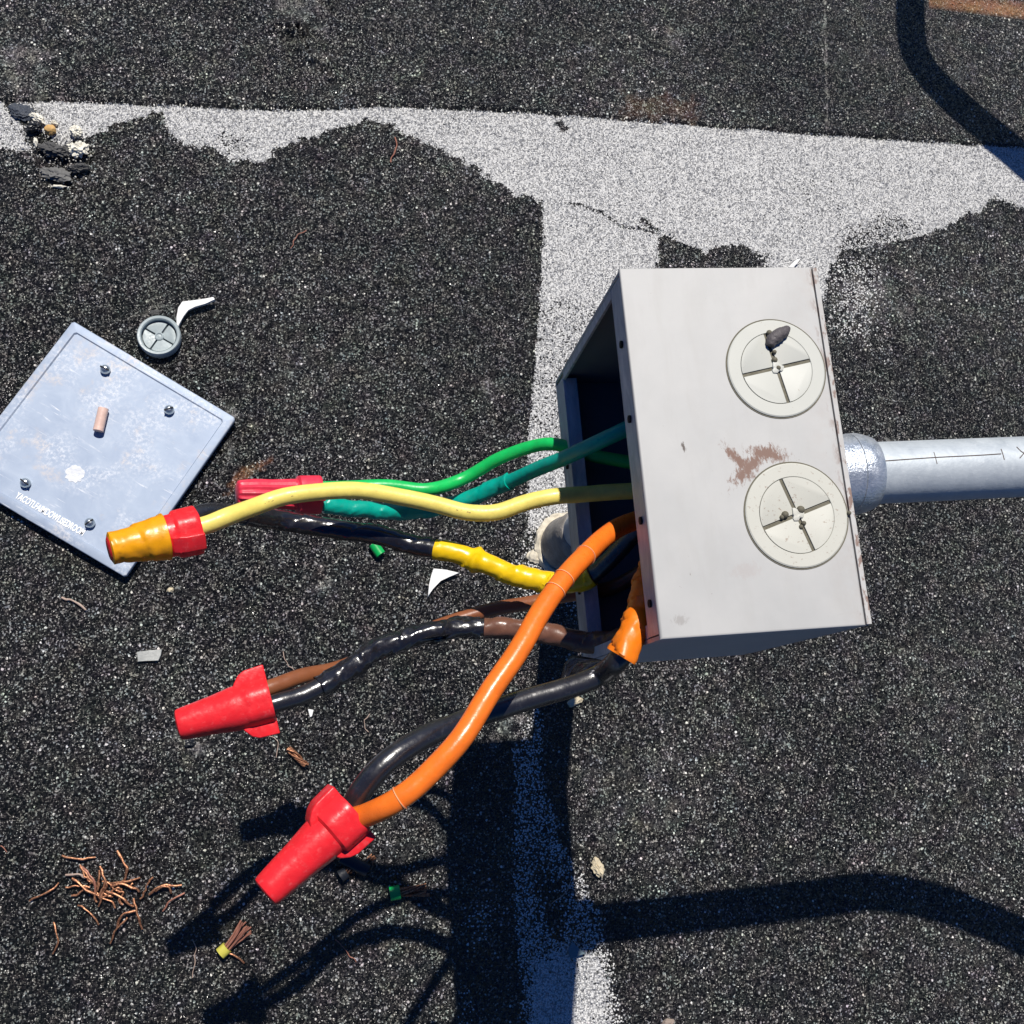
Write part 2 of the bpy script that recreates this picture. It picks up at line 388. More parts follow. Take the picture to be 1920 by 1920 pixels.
    d = sdf(X, Y, W2([(1738, -8), (1920, 8), (2300, 40), (2300, 70), (1920, 34), (1740, 12)])) + rag * .3; st = np.maximum(st, .95 * np.clip(d / .0012 + .5, 0, 1))
    d = sdf(X, Y, W2([(1180, 190), (1300, 190), (1300, 225), (1180, 220)])) + rag * 3; st = np.maximum(st, .12 * np.clip(d / .01 + .5, 0, 1))
    # hairline seam
    a, b = P(1543, -40), P(1549, 245); t = np.clip((Y - a.y) / (b.y - a.y), 0, 1); ln = np.abs(X - (a.x + t * (b.x - a.x)) - .0015 * nr(40, 41)); line = ((ln < .0011) & (t > 0) & (t < 1)).astype(float)
    # relief
    Z = .0036 * np.clip(up / .0014, 0, 1) + .0012 * np.exp(-((up - .004) / .004) ** 2) * np.clip(nr(25, 77) * 4, 0, 1)
    Z += .0012 * nr(14, 51) + .0008 * nr(37, 52) + .00035 * nr(110, 53)
    near = np.clip(1 - np.hypot(X, Y) / 2, 0, 1); Z *= near
    for (x0, y0), (x1, y1), wd, h in [((520, 55), (560, 60), .004, .0022), ((560, 60), (580, 110), .005, .003), ((580, 110), (615, 125), .003, .0026), ((615, 125), (618, 145), .003, .0022), ((590, 0), (640, 40), .006, .0016)]:
        a, b = P(x0, y0), P(x1, y1); t = np.clip(((X - a.x) * (b.x - a.x) + (Y - a.y) * (b.y - a.y)) / ((b.x - a.x) ** 2 + (b.y - a.y) ** 2), 0, 1)
        dd = np.hypot(X - a.x - t * (b.x - a.x), Y - a.y - t * (b.y - a.y)) + rag * .3; h *= 1.5; Z += h * np.exp(-((dd - wd * .7) / wd) ** 2) - h * .8 * np.exp(-(dd / (wd * .4)) ** 2)
    c = P(115, 285); dh = np.hypot((X - c.x), (Y - c.y) * 1.0) + rag * 1.5; Z -= .006 * np.clip(1 - dh / .022, 0, 1)
    nx, ny = X.shape
    co = np.stack([X, Y, Z], -1).reshape(-1, 3).astype(np.float32)
    idx = np.arange(nx * ny).reshape(nx, ny)
    q = np.stack([idx[:-1, :-1], idx[1:, :-1], idx[1:, 1:], idx[:-1, 1:]], -1).reshape(-1, 4).astype(np.int32)
    me = bpy.data.meshes.new('ground'); me.vertices.add(len(co)); me.vertices.foreach_set('co', co.ravel())
    me.loops.add(q.size); me.loops.foreach_set('vertex_index', q.ravel()); me.polygons.add(len(q))
    me.polygons.foreach_set('loop_start', np.arange(0, q.size, 4, dtype=np.int32)); me.polygons.foreach_set('loop_total', np.full(len(q), 4, np.int32))
    me.update(); me.polygons.foreach_set('use_smooth', np.ones(len(q), bool))
    for nm, A in (('paint', cov), ('dust', dust), ('stain', st), ('line', line)):
        at = me.attributes.new(nm, 'FLOAT', 'POINT'); at.data.foreach_set('value', A.reshape(-1).astype(np.float32))
    o = bpy.data.objects.new('ground', me); C.objects.link(o); tag(o, kind='structure')
    t = NT('roof_granules'); v = t.co()
    vx = t.n('ShaderNodeMapping', {0: v, 3: (1, 1, 0)}).outputs[0]
    warp = t.n('ShaderNodeVectorMath', {0: t.noise(vx, 500, 2, out=1), 1: (.0009, .0009, 0)}, operation='MULTIPLY').outputs[0]
    vv = t.n('ShaderNodeVectorMath', {0: vx, 1: warp}, operation='ADD').outputs[0]
    vo = t.n('ShaderNodeTexVoronoi', {'Vector': vv, 'Scale': 830.0, 'Randomness': 1.0}, feature='F1')
    dist, colr = vo.outputs[0], vo.outputs[1]
    s = t.n('ShaderNodeSeparateColor', {0: colr}); r1, r2, r3 = s.outputs
    vo2 = t.n('ShaderNodeTexVoronoi', {'Vector': vx, 'Scale': 430.0, 'Randomness': 1.0}, feature='F1')
    s2 = t.n('ShaderNodeSeparateColor', {0: vo2.outputs[1]})
    at = lambda k: t.n('ShaderNodeAttribute', attribute_name=k).outputs['Fac']
    patch = t.noise(vx, 22, 4); big_n = t.noise(vx, 5.5, 5, .6, .5)
    # granule colours
    base = t.mix(t.math('POWER', r1, 2.2), (.0044, .0042, .0040), (.044, .042, .040))
    light = t.ramp(t.math('ADD', r2, t.math('MULTIPLY', t.math('SUBTRACT', patch, .5), .10)), .885, .92, 0, 1)
    hue = t.mix(r3, (.30, .29, .27), (.16, .175, .18)); base = t.mix(t.math('MULTIPLY', light, t.ramp(r3, 0, 1, .5, 1.)), base, hue)
    big = t.math('MULTIPLY', t.math('GREATER_THAN', s2.outputs[0], .976), t.math('LESS_THAN', vo2.outputs[0], .42))
    base = t.mix(t.math('MULTIPLY', big, .9), base, t.mix(s2.outputs[1], (.72, .71, .66), (.45, .44, .40)))
    dustm = t.math('MULTIPLY', at('dust'), t.ramp(r3, .2, .9)); base = t.mix(dustm, base, (.55, .54, .5))
    base = t.mix(t.math('MULTIPLY', at('stain'), t.ramp(r3, 0, 1, .6, 1)), base, t.mix(r1, (.22, .11, .05), (.36, .18, .09)))
    base = t.mix(t.math('MULTIPLY', at('line'), t.math('GREATER_THAN', r3, .45)), base, (.30, .29, .27))
    # paint sprayed on granules: whole granules are white or bare, with dark gaps between them
    pn = t.math('ADD', t.math('MULTIPLY', r3, .8), t.math('MULTIPLY', t.noise(vx, 350, 3), .2))
    isw = t.math('GREATER_THAN', at('paint'), pn)
    gap = t.ramp(dist, .48, .70, 1, 0)
    white = t.mix(t.math('POWER', r1, .5), (.46, .46, .455), (.76, .76, .745))
    pc = t.mix(gap, t.mix(at('paint'), (.02, .02, .022), (.30, .30, .30)), white)
    col = t.mix(isw, base, pc)
    # height
    h = t.math('ADD', t.ramp(dist, 0, .7, 1, 0), t.math('MULTIPLY', r2, 1.1))
    tilt = t.n('ShaderNodeVectorMath', {0: colr, 1: (.5, .5, .5)}, operation='SUBTRACT').outputs[0]
    tilt = t.n('ShaderNodeVectorMath', {0: tilt, 1: (1.9, 1.9, 0)}, operation='MULTIPLY').outputs[0]
    gn = t.n('ShaderNodeNewGeometry').outputs['Normal']
    gn = t.n('ShaderNodeVectorMath', {0: gn, 1: tilt}, operation='ADD').outputs[0]; gn = t.n('ShaderNodeVectorMath', {0: gn}, operation='NORMALIZE').outputs[0]
    nb = t.bump(h, .6, .0006, gn)
    base = t.n('ShaderNodeVectorMath', {0: base, 3: t.ramp(big_n, .3, .7, .55, 1.6)}, operation='SCALE').outputs[0]
    # soft local tints of the mineral grains
    tint = t.noise(vx, 60, 2, out=1); base = t.mix(.22, base, t.n('ShaderNodeVectorMath', {0: base, 1: t.n('ShaderNodeVectorMath', {0: tint, 1: (2, 2, 2)}, operation='MULTIPLY').outputs[0]}, operation='MULTIPLY').outputs[0])
    col = t.mix(isw, base, pc)
    wht = t.math('MULTIPLY', isw, .3)
    t.set(Base_Color=col, Roughness=t.math('ADD', t.ramp(s2.outputs[2], 0, 1, .18, .29), wht, True), Normal=nb)
    t.b.inputs['Specular IOR Level'].default_value = .38
    me.materials.append(t.m); return o
make_ground()

# ------------------------------------------------------------------ junction box
BX, BY, BZ, YAW, BW, BD, BL = .1041, .192, .4573, .0825, .0863, .1348, .152
Mbox = Matrix.Translation((BX, BY, BZ)) @ Matrix.Rotation(YAW, 4, 'Z')      # local: x right 0..W, y 0..-L, z 0..-D
iM = Mbox.inverted()
def BL_(px, py, z=BZ): return iM @ P(px, py, z)
a1 = BL_(1425, 880); a2 = BL_(1399, 882); a3 = BL_(1282, 838); a4 = BL_(1400, 1070); a5 = BL_(1275, 1163); a6 = BL_(1450, 862)
SPOTS = [(a2.x - .003, a2.y + .0045, .0020, .0085, .65, 1.1, (.22, .14, .11)), (a6.x - .002, a6.y + .0028, .0085, .0030, -.15, 1.1, (.23, .15, .12)), (a1.x - .0045, a1.y + .001, .010, .0030, .72, 1.15, (.23, .15, .12)),
         (a3.x, a3.y, .0009, .002, .2, .9, (.08, .06, .05)), (a4.x, a4.y, .006, .003, 0, .18, (.4, .3, .27)), (a5.x, a5.y, .003, .002, 0, .35, (.2, .17, .15))]
M_box = paintbox()
def junction_box():
    o = empty('junction_box', (BX, BY, BZ - BD), 'open grey metal junction box on its pipe with two cream plugs in its face', 'junction box')
    t = .0016; W, L, D = BW, BL, BD
    bm = bmesh.new()
    # near face, rounded long edges, then the four other walls
    box(bm, 0, W - .0024, -L, 0, -t, 0); box(bm, W - .0020, W, -L + .0006, -.0006, -t, -.0001)
    bmesh.ops.bevel(bm, geom=[e for e in bm.edges if abs(e.verts[0].co.z) < 1e-6 and abs(e.verts[1].co.z) < 1e-6], offset=.0011, segments=3, affect='EDGES', profile=.5)
    box(bm, .0004, W - .0004, -.0003 - t, -.0003, -D, -t - .0001)             # top wall
    box(bm, .0004, W - .0004, -L + .0003, -L + .0003 + t, -D, -t - .0001)     # bottom wall
    box(bm, W - t - .0004, W - .0004, -L + .0005 + t, -.0005 - t, -D, -t - .0001)  # wall with the conduit hub
    box(bm, .0006, W - .0006, -L + .0005, -.0005, -D - t, -D - .0001)         # far wall
    # seam strip folded over the hub side
    box(bm, W - .0003, W + .0009, -L + .004, -.004, -D + .004, -.0022)
    for v in bm.verts: v.co = Mbox @ v.co
    s = link('shell', bm, M_box, o); s.data.transform(Mbox.inverted()); s.matrix_parent_inverse = Matrix.Identity(4)
    s.matrix_parent_inverse = PM(o).inverted() @ Mbox
    def part(name, bm, m, par=o, smooth=True, sharp=38):
        q = link(name, bm, m, None, smooth, True, sharp); q.parent = par; q.matrix_parent_inverse = PM(par).inverted() @ Mbox; return q
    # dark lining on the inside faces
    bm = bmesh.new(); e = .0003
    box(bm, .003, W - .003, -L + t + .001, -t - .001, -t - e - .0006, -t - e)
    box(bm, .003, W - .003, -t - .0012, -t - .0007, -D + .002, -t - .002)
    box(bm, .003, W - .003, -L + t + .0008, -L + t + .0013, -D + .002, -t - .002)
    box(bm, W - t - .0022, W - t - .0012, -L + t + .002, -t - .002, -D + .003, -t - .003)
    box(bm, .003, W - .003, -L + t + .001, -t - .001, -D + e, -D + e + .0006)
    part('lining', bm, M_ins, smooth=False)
    # lips around the opening (plane x = 0)
    for zz0, zz1, y0, y1, nm in ((-.0168, -.0022, -.0025, -L + .0025, 'near'), (-D + .0006, -D + .0172, -.004, -L + .010, 'far')):
        bm = bmesh.new(); box(bm, .0004, .0018, y1, y0, zz0, zz1)
        # folded return edge
        if nm == 'near': box(bm, .0019, .0075, y1 + .001, y0 - .001, zz0, zz0 + .0012)
        else: box(bm, .0019, .0075, y1 + .001, y0 - .001, zz1 - .0012, zz1)
        lp = part('mounting_lip', bm, M_lip, smooth=False)
        for y in ([-.030, -.062, -.104, -.137] if nm == 'near' else [-.05, -.115]):
            bm = bmesh.new(); lathe(bm, [(-.00055, .0016), (.0003, .0016)], 14, Matrix.Translation((0, y, (zz0 + zz1) / 2 + .001)))
            part('screw_hole', bm, M_hole, lp)
    bm = bmesh.new(); box(bm, .0004, .0016, -L + .0022, -L + .0075, -D + .002, -.0172); part('mounting_lip', bm, M_lip, smooth=False)
    bm = bmesh.new(); box(bm, .0004, .0016, -.0060, -.0022, -D + .0178, -.0172); part('mounting_lip', bm, M_lip, smooth=False)
    # plugs
    def plug(px, py, rot, mat, R=.0212):
        c = BL_(px, py); Mp = Matrix.Translation((c.x, c.y, 0)) @ Matrix.Rotation(rot, 4, 'Z')
        Mx = Mp @ Matrix.Rotation(-math.pi / 2, 4, 'Y')       # lathe x axis -> +z
        bm = bmesh.new(); ri = R * .725
        pr = [(.0001, ri), (.00065, ri), (.0008, ri + .00015), (.00082, R - .0008), (.00055, R - .0003), (.0001, R - .0002)]
        lathe(bm, pr, 72, Mx, closed=True)
        pl = part('knockout_plug', bm, mat, sharp=8)
        bm = bmesh.new(); lathe(bm, [(.0001, ri + .0001), (.00025, ri + .0001)], 48, Mx); part('recess', bm, M_dark, pl)
        bm = bmesh.new(); lathe(bm, [(.00012, R - .0006), (.00022, R + .00035)], 72, Mx, closed=True); part('gap_line', bm, M_dark, pl)
        bm = bmesh.new(); g = .0008
        for q in range(4):
            pts = [(g, g)]; a0 = math.asin(g / (ri - .0002)); n = 14
            for k in range(n + 1):
                a = a0 + (math.pi / 2 - 2 * a0) * k / n; pts.append(((ri - .0002) * math.cos(a), (ri - .0002) * math.sin(a)))
            prism(bm, pts, .0003, (.00085, .00082, .0010, .00088)[q], Mp @ Matrix.Rotation(q * math.pi / 2, 4, 'Z'), bev=.0001)
        part('quadrant', bm, mat, pl)
        bm = bmesh.new(); lathe(bm, [(.0003, .0026), (.0015, .0023), (.0018, .0012), (.0016, .0005)], 20, Mx, f=lambda x, r, th: r * (1 + .28 * math.sin(3 * th + 1) + .1 * math.sin(7 * th))); part('hub', bm, mat, pl)
        return pl, Mp
    p1, Mp1 = plug(1455, 691, math.radians(11), M_cream)
    p2, Mp2 = plug(1493, 966, math.radians(18), M_cream2, .0216)
    # dried putty on the upper plug
    path = [BL_(1441, 652), BL_(1444, 642), BL_(1456, 632), BL_(1466, 626), BL_(1474, 618)]
    path = [Vector((q.x, q.y, .0021)) for q in path]; path = spline(path, .0006)
    bm = bmesh.new(); tube(bm, path, lambda s, u, th: (.0006 + .0022 * math.sin(math.pi * min(1, .12 + u * .83)) ** .7) * (1 + .18 * noise.noise(Vector((s * 900, math.cos(th) * 2, math.sin(th) * 2)))), 16)
    part('putty', bm, M_putty, p1)
    for px, py, r in ((1450, 662, .0009), (1450, 677, .0013), (1440, 626, .0012), (1457, 692, .0011)):
        c = BL_(px, py); bm = bmesh.new(); bmesh.ops.create_icosphere(bm, subdivisions=2, radius=r, matrix=Matrix.Translation((c.x, c.y, .0012)))
        part('dirt_lump', bm, M_dark, p1)
    for px, py, r in ((1470, 966, .0015), (1464, 971, .0010), (1499, 957, .0017), (1505, 982, .001), (1500, 989, .001), (1590, 963, .0009)):
        c = BL_(px, py); bm = bmesh.new(); bmesh.ops.create_icosphere(bm, subdivisions=2, radius=r, matrix=Matrix.Translation((c.x, c.y, .001)))
        part('dirt_lump', bm, M_dark, p2)
    return o
jb = junction_box()

# conduit
def surf_pt(px, py, axis_p, axis_d, r):
    "first hit of the photograph's ray with a cylinder (used once, to find where the pen marks lie on the pipe)"
    o = Vector((0, 0, CZ)); d = (Rw.transposed() @ Vector(((px - 960) / FPX, -(py - 960) / FPX, -1))).normalized()
    w0 = o - axis_p; a = d - axis_d * d.dot(axis_d); b = w0 - axis_d * w0.dot(axis_d)
    A = a.dot(a); B = 2 * a.dot(b); Cc = b.dot(b) - r * r; D = B * B - 4 * A * Cc
    t = (-B - math.sqrt(max(D, 0))) / (2 * A); return o + d * t
CR = .0136; CZH = .428
c0 = P(1640, 887, CZH); axd = (Mbox.to_3x3() @ Vector((1, 0, 0))).normalized()
wallx = (iM @ c0).copy(); wallx.x = BW; c_wall = Mbox @ wallx
def conduit():
    end = P(1450 + 150, 1040, 0)
    o = empty('conduit', c_wall, 'galvanised steel conduit running right from the hub of the grey box', 'conduit')
    st = c_wall + axd * .006
    pts = [st, st + axd * .05, st + axd * .12, st + axd * .20, st + axd * .25]
    e = pts[-1]
    pts += [e + Vector((.05, -.008, 0)), e + Vector((.10, -.026, -.002)), e + Vector((.15, -.05, -.006)), e + Vector((.22, -.09, -.02)), e + Vector((.30, -.135, -.06)),
            e + Vector((.36, -.17, -.14)), e + Vector((.38, -.18, -.24)), e + Vector((.385, -.18, -.34)), e + Vector((.385, -.18, -.43))]
    path = spline(pts, .006)
    bm = bmesh.new(); tube(bm, path, CR, 40); p = link('pipe', bm, M_pipe, o)
    def mark(name, a, rr=.0003):
        q = [surf_pt(x, y, c_wall, axd, CR) for x, y in a]; q = spline(q, .002); bm = bmesh.new(); tube(bm, q, rr, 6); link(name, bm, M_pen, p)
    mark('pen_line', [(1648, 865), (1750, 858), (1830, 854), (1877, 851)], .00024)
    mark('pen_line', [(1877, 842), (1880, 851), (1883, 862)], .00022)
    mark('pen_line', [(1751, 848), (1754, 858), (1757, 870)], .00018)
    mark('pen_line', [(1906, 838), (1914, 846), (1924, 852)], .00025)
    mark('pen_line', [(1924, 845), (1918, 852), (1912, 859)], .00022)
    Mx = Matrix.Translation(c_wall) @ Matrix.Rotation(YAW, 4, 'Z')
    bm = bmesh.new(); R = .0174
    lathe(bm, [(.0009, .0145), (.001, R - .001), (.002, R), (.0150, R), (.0153, R + .0004), (.0185, R + .0004), (.0212, R - .0002), (.0236, R - .0009), (.0247, .0160), (.0250, .0148), (.0244, CR + .0002)], 64, Mx,
          f=lambda x, r, th: r * (1 + (.010 if .0015 < x < .0145 else 0) * max(0, math.sin(th * 8)) ** 6), closed=True)
    link('hub_nut', bm, M_hub, o)
    return o
conduit()
# second bent pipe, beyond the top right of the picture; its shade crosses the roof there
def pipe2():
    H = .30; off = Vector((-SH.x * H, -SH.y * H, H))
    g = [(1640, -900), (1690, -420), (1708, -120), (1705, 40), (1722, 120), (1790, 196), (1880, 270), (1990, 360), (2180, 470), (2400, 540)]
    pts = [P(a, b) + off for a, b in g]
    pts[0].z -= .02
    pts += [pts[-1] + Vector((.05, -.01, -.04)), pts[-1] + Vector((.07, -.015, -.12)), pts[-1] + Vector((.075, -.015, -.2)), pts[-1] + Vector((.075, -.015, -.302))]
    a0 = pts[0]; pts = [a0 + Vector((-.03, .16, -H + .018)), a0 + Vector((-.03, .15, -.18)), a0 + Vector((-.025, .11, -.05))] + pts
    o = empty('roof_pipe', pts[-1], 'bent metal pipe whose dark shade crosses the top right corner of the roof', 'pipe')
    bm = bmesh.new(); tube(bm, spline(pts, .01), .0160, 24); link('pipe', bm, M_pipe, o)
    return o
pipe2()
# stub pipe that carries the box
def riser():
    b = P(1064, 1024)
    o = empty('support_pipe', b, 'weathered grey pipe rising from the roof behind the box with cream sealant at its foot', 'pipe')
    bm = bmesh.new(); MZ = Matrix.Translation(b) @ Matrix.Rotation(-math.pi / 2, 4, 'Y')
    lathe(bm, [(-.004, .0165), (BZ - BD - .0016, .0165)], 32, MZ); link('pipe', bm, M_pipe, o)
    bm = bmesh.new()
    wob = lambda x, r, th: r * (1 + .05 * noise.noise(Vector((math.cos(th) * 2, math.sin(th) * 2, x * 60))))
    lathe(bm, [(-.003, .0250), (.004, .0242), (.012, .0232), (.026, .0215), (.045, .0200), (.06, .0186), (.062, .0172)], 48, MZ, f=wob); link('flashing_boot', bm, M_oldp, o)
    bm = bmesh.new()
    ring = [b + Vector((math.cos(a) * .0252, math.sin(a) * .0252, .0022)) for a in [2 * math.pi * k / 90 for k in range(91)]]
    tube(bm, ring, lambda s, u, th: .0036 * (1 + .45 * noise.noise(Vector((s * 220, math.cos(th) * 1.5, math.sin(th) * 1.5))) + .25 * noise.noise(Vector((s * 700, math.cos(th) * 3, math.sin(th) * 3)))), 12)
    link('sealant_bead', bm, M_seal, o)
    bm = bmesh.new(); c = P(1003, 1045)
    bmesh.ops.create_icosphere(bm, subdivisions=4, radius=.0062, matrix=Matrix.Translation(c + Vector((0, 0, .001))))
    for v in bm.verts: v.co += (v.co - c).normalized() * .002 * noise.noise(v.co * 320); v.co.z = (v.co.z) * .6
    link('sealant_lump', bm, M_seal, o)
riser()

# ------------------------------------------------------------------ wires
def wire(name, label, pts, mat, r, ripple=.01):
    path = spline([P(*p) for p in pts], .0022); sd0 = len(label)
    path = [p + Vector((noise.noise(p * 38 + Vector((sd0, 0, 0))), noise.noise(p * 38 + Vector((0, sd0, 0))), noise.noise(p * 38 + Vector((0, 0, sd0))))) * .0011 for p in path]
    o = empty(name, path[0], label, 'wire', 'wires coming out of the grey box')
    f = lambda s, u, th: r * (1 + ripple * noise.noise(Vector((s * 60, math.cos(th), math.sin(th)))))
    bm = bmesh.new(); tube(bm, path, f, 22); link('jacket', bm, mat, o)
    return o, path, r
def tape(o, path, u0, u1, r, mat, pitch=.012, wr=.10, step=.00045, extra=None, name='tape_wrap', seed=0):
    p = sub(path, u0, u1); p = spline(p[::2] + ([p[-1]] if len(p) % 2 == 0 else []), .0009)
    def f(s, u, th):
        ph = (s / pitch + th / (2 * math.pi)) % 1
        q = r + step * (1.6 - 1.6 * ph) + r * wr * noise.noise(Vector((s * 160 + seed, math.cos(th) * 1.3, math.sin(th) * 1.3)))
        q += r * wr * .7 * noise.noise(Vector((s * 420 + th * 3, seed, math.sin(th) * .8)))
        if extra: q += extra(s, u, th)
        return max(q, r * 1.02)
    bm = bmesh.new(); tube(bm, p, f, 36); return link(name, bm, mat, o)
# bright green
g1, g1p, _ = wire('electrical_wire', 'bright green wire arching above the teal one into the box',
    [(588, 914, .306), (640, 912, .305), (720, 912, .304), (800, 917, .306), (868, 897, .30), (935, 860, .31), (995, 838, .32), (1045, 835, .33), (1100, 850, .335), (1180, 868, .34), (1270, 885, .35), (1330, 890, .36)], M_grn, .0034)
g2, g2p, _ = wire('electrical_wire', 'teal green taped wire crossing in front of the bright green one at the box',
    [(588, 942, .304), (620, 948, .302), (700, 956, .295), (780, 958, .285), (850, 945, .29), (940, 908, .305), (1010, 880, .33), (1065, 855, .35), (1120, 830, .365), (1175, 804, .375), (1240, 770, .38), (1300, 760, .38)], M_teal, .0038)
tape(g2, g2p, .02, .50, .0041, M_teal, .015, .10, seed=3)
y1, y1p, _ = wire('electrical_wire', 'plain yellow wire sagging once between the taped cap and the box',
    [(362, 992, .375), (392, 984, .374), (430, 968, .372), (490, 945, .362), (555, 926, .36), (640, 919, .355), (730, 926, .35), (820, 945, .348), (880, 960, .347), (930, 960, .347), (985, 940, .348), (1040, 929, .35), (1110, 924, .35), (1200, 920, .355), (1320, 910, .36)], M_yel, .0041)
b1, b1p, rb = wire('electrical_wire', 'black wire with a yellow taped end below the yellow wire',
    [(358, 975, .366), (392, 965, .36), (450, 964, .346), (520, 975, .33), (600, 988, .325), (700, 1004, .325), (780, 1022, .325), (850, 1037, .328), (900, 1053, .33), (960, 1078, .335), (1020, 1091, .34), (1070, 1092, .345), (1110, 1078, .35), (1150, 1045, .36), (1190, 1000, .37), (1230, 960, .38)], M_blk, .0045, .05)
ua, ub = upath(b1p, P(815, 1030, .327)), upath(b1p, P(1112, 1077, .35))
tape(b1, b1p, ua, ub, .0047, M_yelt, .020, .06, .0006, lambda s, u, th: .0019 * math.exp(-((s - .0215) / .0022) ** 2)*(1+.3*math.sin(3*th)) + (.0004 * abs(math.sin(s * 420 + 1.6 * th)) ** .5 if s > .042 else 0), seed=5)
tape(b1, b1p, .12, ua - .004, .0046, M_blk2, .030, .08, seed=6)
br, brp, _ = wire('electrical_wire', 'plain brown wire passing under the long black one',
    [(490, 1293, .343), (510, 1287, .342), (560, 1272, .336), (620, 1256, .326), (700, 1228, .312), (770, 1196, .305), (840, 1166, .303), (920, 1145, .305), (1000, 1128, .31), (1090, 1112, .318), (1150, 1100, .33), (1220, 1060, .34)], M_brn, .0037)
b2, b2p, _ = wire('electrical_wire', 'black wire with a brown taped end beside the plain brown one',
    [(495, 1326, .345), (518, 1319, .345), (575, 1301, .342), (640, 1262, .338), (700, 1222, .334), (760, 1197, .33), (830, 1182, .33), (900, 1178, .33), (980, 1183, .334), (1050, 1194, .34), (1110, 1204, .345), (1160, 1203, .355), (1220, 1160, .37), (1260, 1090, .37)], M_blk, .0043, .05)
ua = upath(b2p, P(905, 1178, .30))
tape(b2, b2p, .11, ua - .003, .0047, M_blk2, .022, .16, .0007, seed=8)
tape(b2, b2p, ua, .93, .0047, M_brnt, .025, .12, .0006, lambda s, u, th: max(0, s - .045) * .02 * (1 + .6 * math.sin(s * 700 + th * 2)), seed=9)
og, ogp, _ = wire('electrical_wire', 'thick plain orange wire running diagonally over all the others',
    [(668, 1536, .445), (692, 1529, .45), (740, 1504, .458), (795, 1462, .46), (858, 1392, .46), (920, 1300, .455), (980, 1203, .45), (1035, 1115, .442), (1090, 1046, .432), (1135, 1005, .42), (1185, 978, .405), (1250, 955, .39), (1300, 940, .385)], M_org, .0042, .005)
for q in ((752, 1498, .458), (1045, 1112, .442), (1062, 1082, .44), (1100, 1040, .431)):
    i = min(range(len(ogp) - 1), key=lambda j: (ogp[j] - P(*q)).length); bm = bmesh.new(); tube(bm, [ogp[i] + (ogp[i + 1] - ogp[i]).normalized() * d for d in (-.00018, .00018)], .00455, 24); link('score_ring', bm, vinyl('pale_orange', (.95, .42, .2)), og)
b3, b3p, _ = wire('electrical_wire', 'shiny black wire with an orange taped end, lowest of the wires',
    [(655, 1528, .441), (664, 1508, .441), (685, 1472, .444), (725, 1428, .445), (790, 1384, .44), (860, 1355, .432), (950, 1325, .425), (1050, 1294, .42), (1120, 1266, .418), (1160, 1238, .432), (1182, 1200, .434), (1200, 1150, .428), (1217, 1085, .415), (1240, 1020, .40), (1270, 980, .39)], M_blk, .0044, .02)
ua = upath(b3p, P(1166, 1232, .432))
tape(b3, b3p, ua, .97, .0047, M_orgt, .012, .16, .0006, lambda s, u, th: .0013 * math.exp(-(s / .0035) ** 2) * (1 + .8 * math.sin(th * 2 + 1)) + .0007 * min(1, s / .02) + .0004 * abs(math.sin(s * 500 + th)), seed=12)
def print_marks(o, path, u0, u1, r, n, col, th0=0.0, seed=1):
    rn = random.Random(seed); p = sub(path, u0, u1); bm = bmesh.new()
    for k in range(n):
        i = 1 + int((len(p) - 3) * k / n); T = (p[i + 1] - p[i]).normalized(); q = p[i] + T * rn.uniform(0, .0012)
        N = (Vector((0, 0, 1)) - T * T.z).normalized(); B = T.cross(N); a = th0 + rn.uniform(-.12, .12)
        d = N * math.cos(a) + B * math.sin(a); sd_ = B * math.cos(a) - N * math.sin(a); c = q + d * (r * 1.004)
        if rn.random() < .35: continue
        l, w = rn.uniform(.0002, .0007), rn.uniform(.0002, .0006)
        vs = [bm.verts.new(c + T * x * l + sd_ * y * w - d * (w * w / r) * .3) for x, y in ((-1, -.5), (1, -.5), (1, .5), (-1, .5))]; bm.faces.new(vs)
    link('printed_legend', bm, col, o, smooth=False)
M_scuff = vinyl('scuff_brown', (.42, .30, .09), .6); M_scuffl = vinyl('scuff_pale', (.30, .30, .32), .5)
print_marks(y1, y1p, .12, .22, .0041, 7, M_scuff, .25, 2); print_marks(y1, y1p, .50, .56, .0041, 4, M_scuff, .2, 3)
print_marks(b3, b3p, .50, .72, .0044, 14, M_scuffl, -.6, 5)
# loose torn flap of black tape
def flap(o, pts, mat, thick=.0003, name='tape_flap'):
    bm = bmesh.new(); rows = []
    for a, b in pts:
        A, B = P(*a), P(*b); rows.append([bm.verts.new(A.lerp(B, k / 6) + Vector((0, 0, .0016 * math.sin(k * 1.3 + len(rows))))) for k in range(7)])
    for r0, r1 in zip(rows, rows[1:]):
        for k in range(6): bm.faces.new((r0[k], r0[k + 1], r1[k + 1], r1[k]))
    r = bmesh.ops.solidify(bm, geom=bm.faces[:], thickness=thick); bmesh.ops.subdivide_edges(bm, edges=bm.edges[:], cuts=1, use_grid_fill=True, smooth=.6)
    return link(name, bm, mat, o)
flap(b3, [((1050, 1278, .395), (1068, 1279, .40)), ((1056, 1245, .395), (1090, 1272, .405)), ((1072, 1229, .40), (1110, 1258, .408)), ((1100, 1232, .405), (1125, 1250, .41)), ((1130, 1237, .41), (1150, 1243, .414)), ((1158, 1228, .414), (1170, 1236, .416))], M_blk2)
flap(b2, [((660, 1235, 0.329), (680, 1228, 0.331)), ((676, 1212, 0.332), (700, 1214, 0.333)), ((700, 1201, 0.333), (720, 1205, 0.334)), ((725, 1198, 0.334), (740, 1200, 0.334))], M_blk2)
flap(b2, [((755, 1215, 0.329), (760, 1206, 0.331)), ((775, 1214, 0.329), (785, 1198, 0.333)), ((800, 1204, 0.331), (815, 1192, 0.336)), ((835, 1198, 0.335), (850, 1186, 0.339))], M_blk2)

